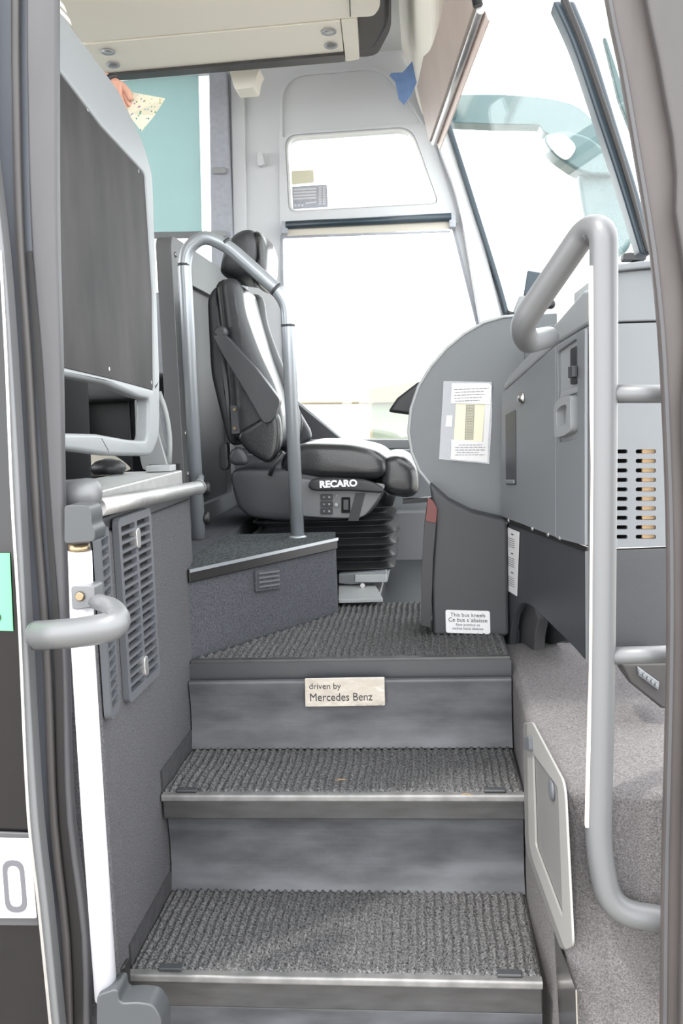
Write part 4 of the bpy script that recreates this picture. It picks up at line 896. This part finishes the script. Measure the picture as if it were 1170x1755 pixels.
# sun visor board
vs = thing('sun_visor', Vector((.05, 3.0, 2.6)), 'long brownish sun visor board hanging along the windscreen top', 'sun visor')
n0 = onY(810, 14, 2.34); f0 = onY(735, 243, 3.5); n1 = n0 + Vector((-.03, 0, .25)); f1 = onY(714, 149, 3.5)
PR('board', [n0, f0, f1, n1], (.012, 0, 0), 'visor', vs, bev=.002)
TB('lower_rod', [n0 + Vector((.018, 0, -.005)), f0 + Vector((.018, 0, -.005))], .010, 'alu', vs)
PR('pale_lip', [n0 + Vector((.026, 0, -.002)), f0 + Vector((.026, 0, -.002)), f0 + Vector((.036, 0, -.03)), n0 + Vector((.036, 0, -.03))], (.004, 0, 0), 'strip_cream', vs)
TB('hook', [n0 + Vector((.0, -.01, .06)), n0 + Vector((.012, -.01, 0))], .012, 'black', vs)
tp = PR('blue_tape', [onY(x, y, 3.68) for x, y in [(706, 105), (714, 140), (706, 160), (692, 180), (683, 170), (677, 140), (667, 130), (670, 125), (690, 124)]], (0, .003, 0), 'tape'); tag(tp, 'blue masking tape hanging at the corner of ceiling and windscreen', 'tape')
# roller blind at the top of the big window
rb = thing('roller_blind', W(630, 400) + Vector((0, -.08, 0)), 'retracted roller blind above the large driver window', 'blind')
ba, bb = onY(490, 386, 3.84), onY(773, 372, 3.84)
TB('roller', [ba, bb], .016, 'blue_seal', rb)
PR('blind_fabric', [onY(x, y, 3.85) for x, y in [(492, 390), (770, 376), (770, 392), (492, 407)]], (0, .004, 0), 'cream_seat', rb)
TB('bottom_bar', [onY(482, 407, 3.84), onY(772, 396, 3.84)], .005, 'pillar_grey', rb, seg=10)
for x, y in ((487, 388), (775, 377)): PR('end_bracket', [onY(x - 5, y - 9, 3.83), onY(x + 5, y - 9, 3.83), onY(x + 6, y + 12, 3.83), onY(x - 6, y + 12, 3.83)], (0, .06, 0), 'pillar_grey', rb, bev=.003)
# window labels
wl = thing('window_decal', W(530, 338), 'grey printed form sticker in the lower left corner of the small upper window', 'sticker')
PR('form', [onY(x, y, 3.93) for x, y in [(500, 320), (560, 316), (562, 355), (502, 359)]], (0, -.001, 0), 'pillar_grey', wl)
u_ = onY(560, 316, 3.93) - onY(500, 320, 3.93)
bm = bmesh.new()
for (x0_, x1_, y0_) in [(503, 542, 324 + 5.2 * k) for k in range(4)] + [(524, 542, 347)]:
    prism(bm, [onY(x0_, y0_, 3.928), onY(x1_, y0_ - 2, 3.928), onY(x1_, y0_ + .8, 3.928), onY(x0_, y0_ + 2.8, 3.928)], (0, -.001, 0))
for c in (546, 553):
    for k in range(8): y0_ = 320 + 4 * k; prism(bm, [onY(c, y0_, 3.928), onY(c + 5, y0_ - .4, 3.928), onY(c + 5, y0_ + 2, 3.928), onY(c, y0_ + 2.4, 3.928)], (0, -.001, 0))
for k in range(3): prism(bm, [onY(504 + 6 * k, 350, 3.928), onY(508 + 6 * k, 350, 3.928), onY(508 + 6 * k, 354, 3.928), onY(504 + 6 * k, 354, 3.928)], (0, -.001, 0))
fin(bm, 'form_fields', 'paper', wl)
w2 = PR('window_note', [onY(x, y, 3.93) for x, y in [(499, 293), (537, 291), (538, 313), (500, 317)]], (0, -.001, 0), 'paper_cream'); tag(w2, 'pale cream paper note on the small upper window above the grey form', 'note')
# passenger window shade
sd = thing('sun_blind', W(280, 400), 'teal pulled-down shade over the passenger window at the left', 'blind')
PR('fabric', [onY(x, y, 3.88) for x, y in [(60, 150), (340, 128), (346, 397), (60, 402)]], (0, .003, 0), 'teal_shade', sd)
PR('bottom_bar', [onY(x, y, 3.86) for x, y in [(60, 400), (364, 396), (364, 407), (60, 411)]], (0, .02, 0), 'panel_grey', sd, bev=.003)
for y in (294, 402):
    cp = PR('pillar_clip', rnd([onY(x, yy, 3.84) for x, yy in [(364, y - 6), (388, y - 6), (388, y + 4), (364, y + 5)]], .008, 3), (0, -.012, 0), 'plastic_lt', bev=.003)
    tag(cp, 'small pale clip on the grey window pillar, %s one' % ('upper' if y < 300 else 'lower, behind the grab pole top'), 'clip')
ck = PR('coat_hook', rnd([onY(x, y, 3.89) for x, y in [(442, 264), (450, 262), (455, 284), (448, 288), (443, 286)]], .008, 3), (0, -.03, 0), 'side_grey', bev=.004); tag(ck, 'small moulded coat hook on the pale window pillar', 'hook')

# ================================================================== OUTSIDE
ml = thing('exterior_mirror', (.62, 4.05, 2.3), 'large exterior mirror on a curved arm seen through the windscreen', 'mirror')
YM = 4.1
m_ = lambda x, y, Y=YM: onY(x, y, Y)
BX('mount', .10, .16, 3.97, 4.12, 2.80, 2.90, 'mirror_body', ml, bev=.01)
PR('arm', rnd([m_(x, y) for x, y in [(755, 162), (850, 161), (930, 166), (985, 178), (1012, 200), (1040, 240), (1062, 300), (1000, 270), (960, 240), (930, 225), (925, 214), (850, 213), (755, 209)]], .06, 5), (0, .10, 0), 'mirror_body', ml, bev=.02)
PR('housing', rnd([m_(x, y, 4.05) for x, y in [(927, 232), (960, 222), (1010, 232), (1050, 270), (1062, 300), (1010, 300), (985, 290), (945, 262)]], .05, 5), (0, .14, 0), 'mirror_body', ml, bev=.02)
PR('wide_glass', rnd([m_(x, y, 4.04) for x, y in [(932, 235), (965, 226), (990, 252), (972, 278), (950, 262)]], .03, 5), (0, .01, 0), 'mirror_face', ml, bev=.004)
PR('lower_housing', rnd([m_(x, y) for x, y in [(987, 282), (1050, 290), (1078, 330), (1085, 420), (1060, 445), (1020, 430), (1000, 370)]], .08, 5), (0, .12, 0), 'mirror_body', ml, bev=.03)
ml2 = PR('outside_wiper', [onY(x, y, 2.0) for x, y in [(1034, 62), (1040, 66), (1072, 165), (1085, 235), (1060, 170)]], (0, .02, 0), 'mirror_body', bev=.004); tag(ml2, 'thin teal blade outside beyond the slanted pillar at upper right', 'mirror arm')
bld = thing('distant_building', (-.9, 14, 0), 'pale building with a beige roof edge beyond the driver window', 'building')
PR('wall', [onY(x, y, 14) for x, y in [(634, 684), (1000, 676), (1000, 900), (634, 900)]], (0, 3, 0), 'pale_green', bld)
PR('roof_edge', [onY(x, y, 13.9) for x, y in [(632, 667), (708, 655), (1000, 640), (1000, 684), (632, 690)]], (0, 3.4, 0), 'beige_wall', bld)
fc = thing('fence_rail', (-1.2, 12, 0), 'thin pale horizontal rail outside beyond the driver window', 'fence')
TB('rail', [onY(430, 692, 12), onY(640, 690, 12)], .02, 'beige_wall', fc, seg=8)
for x in (440, 634): TB('post', [onY(x, 690, 12), Vector((onY(x, 690, 12).x, 12, 0))], .02, 'beige_wall', fc, seg=8)
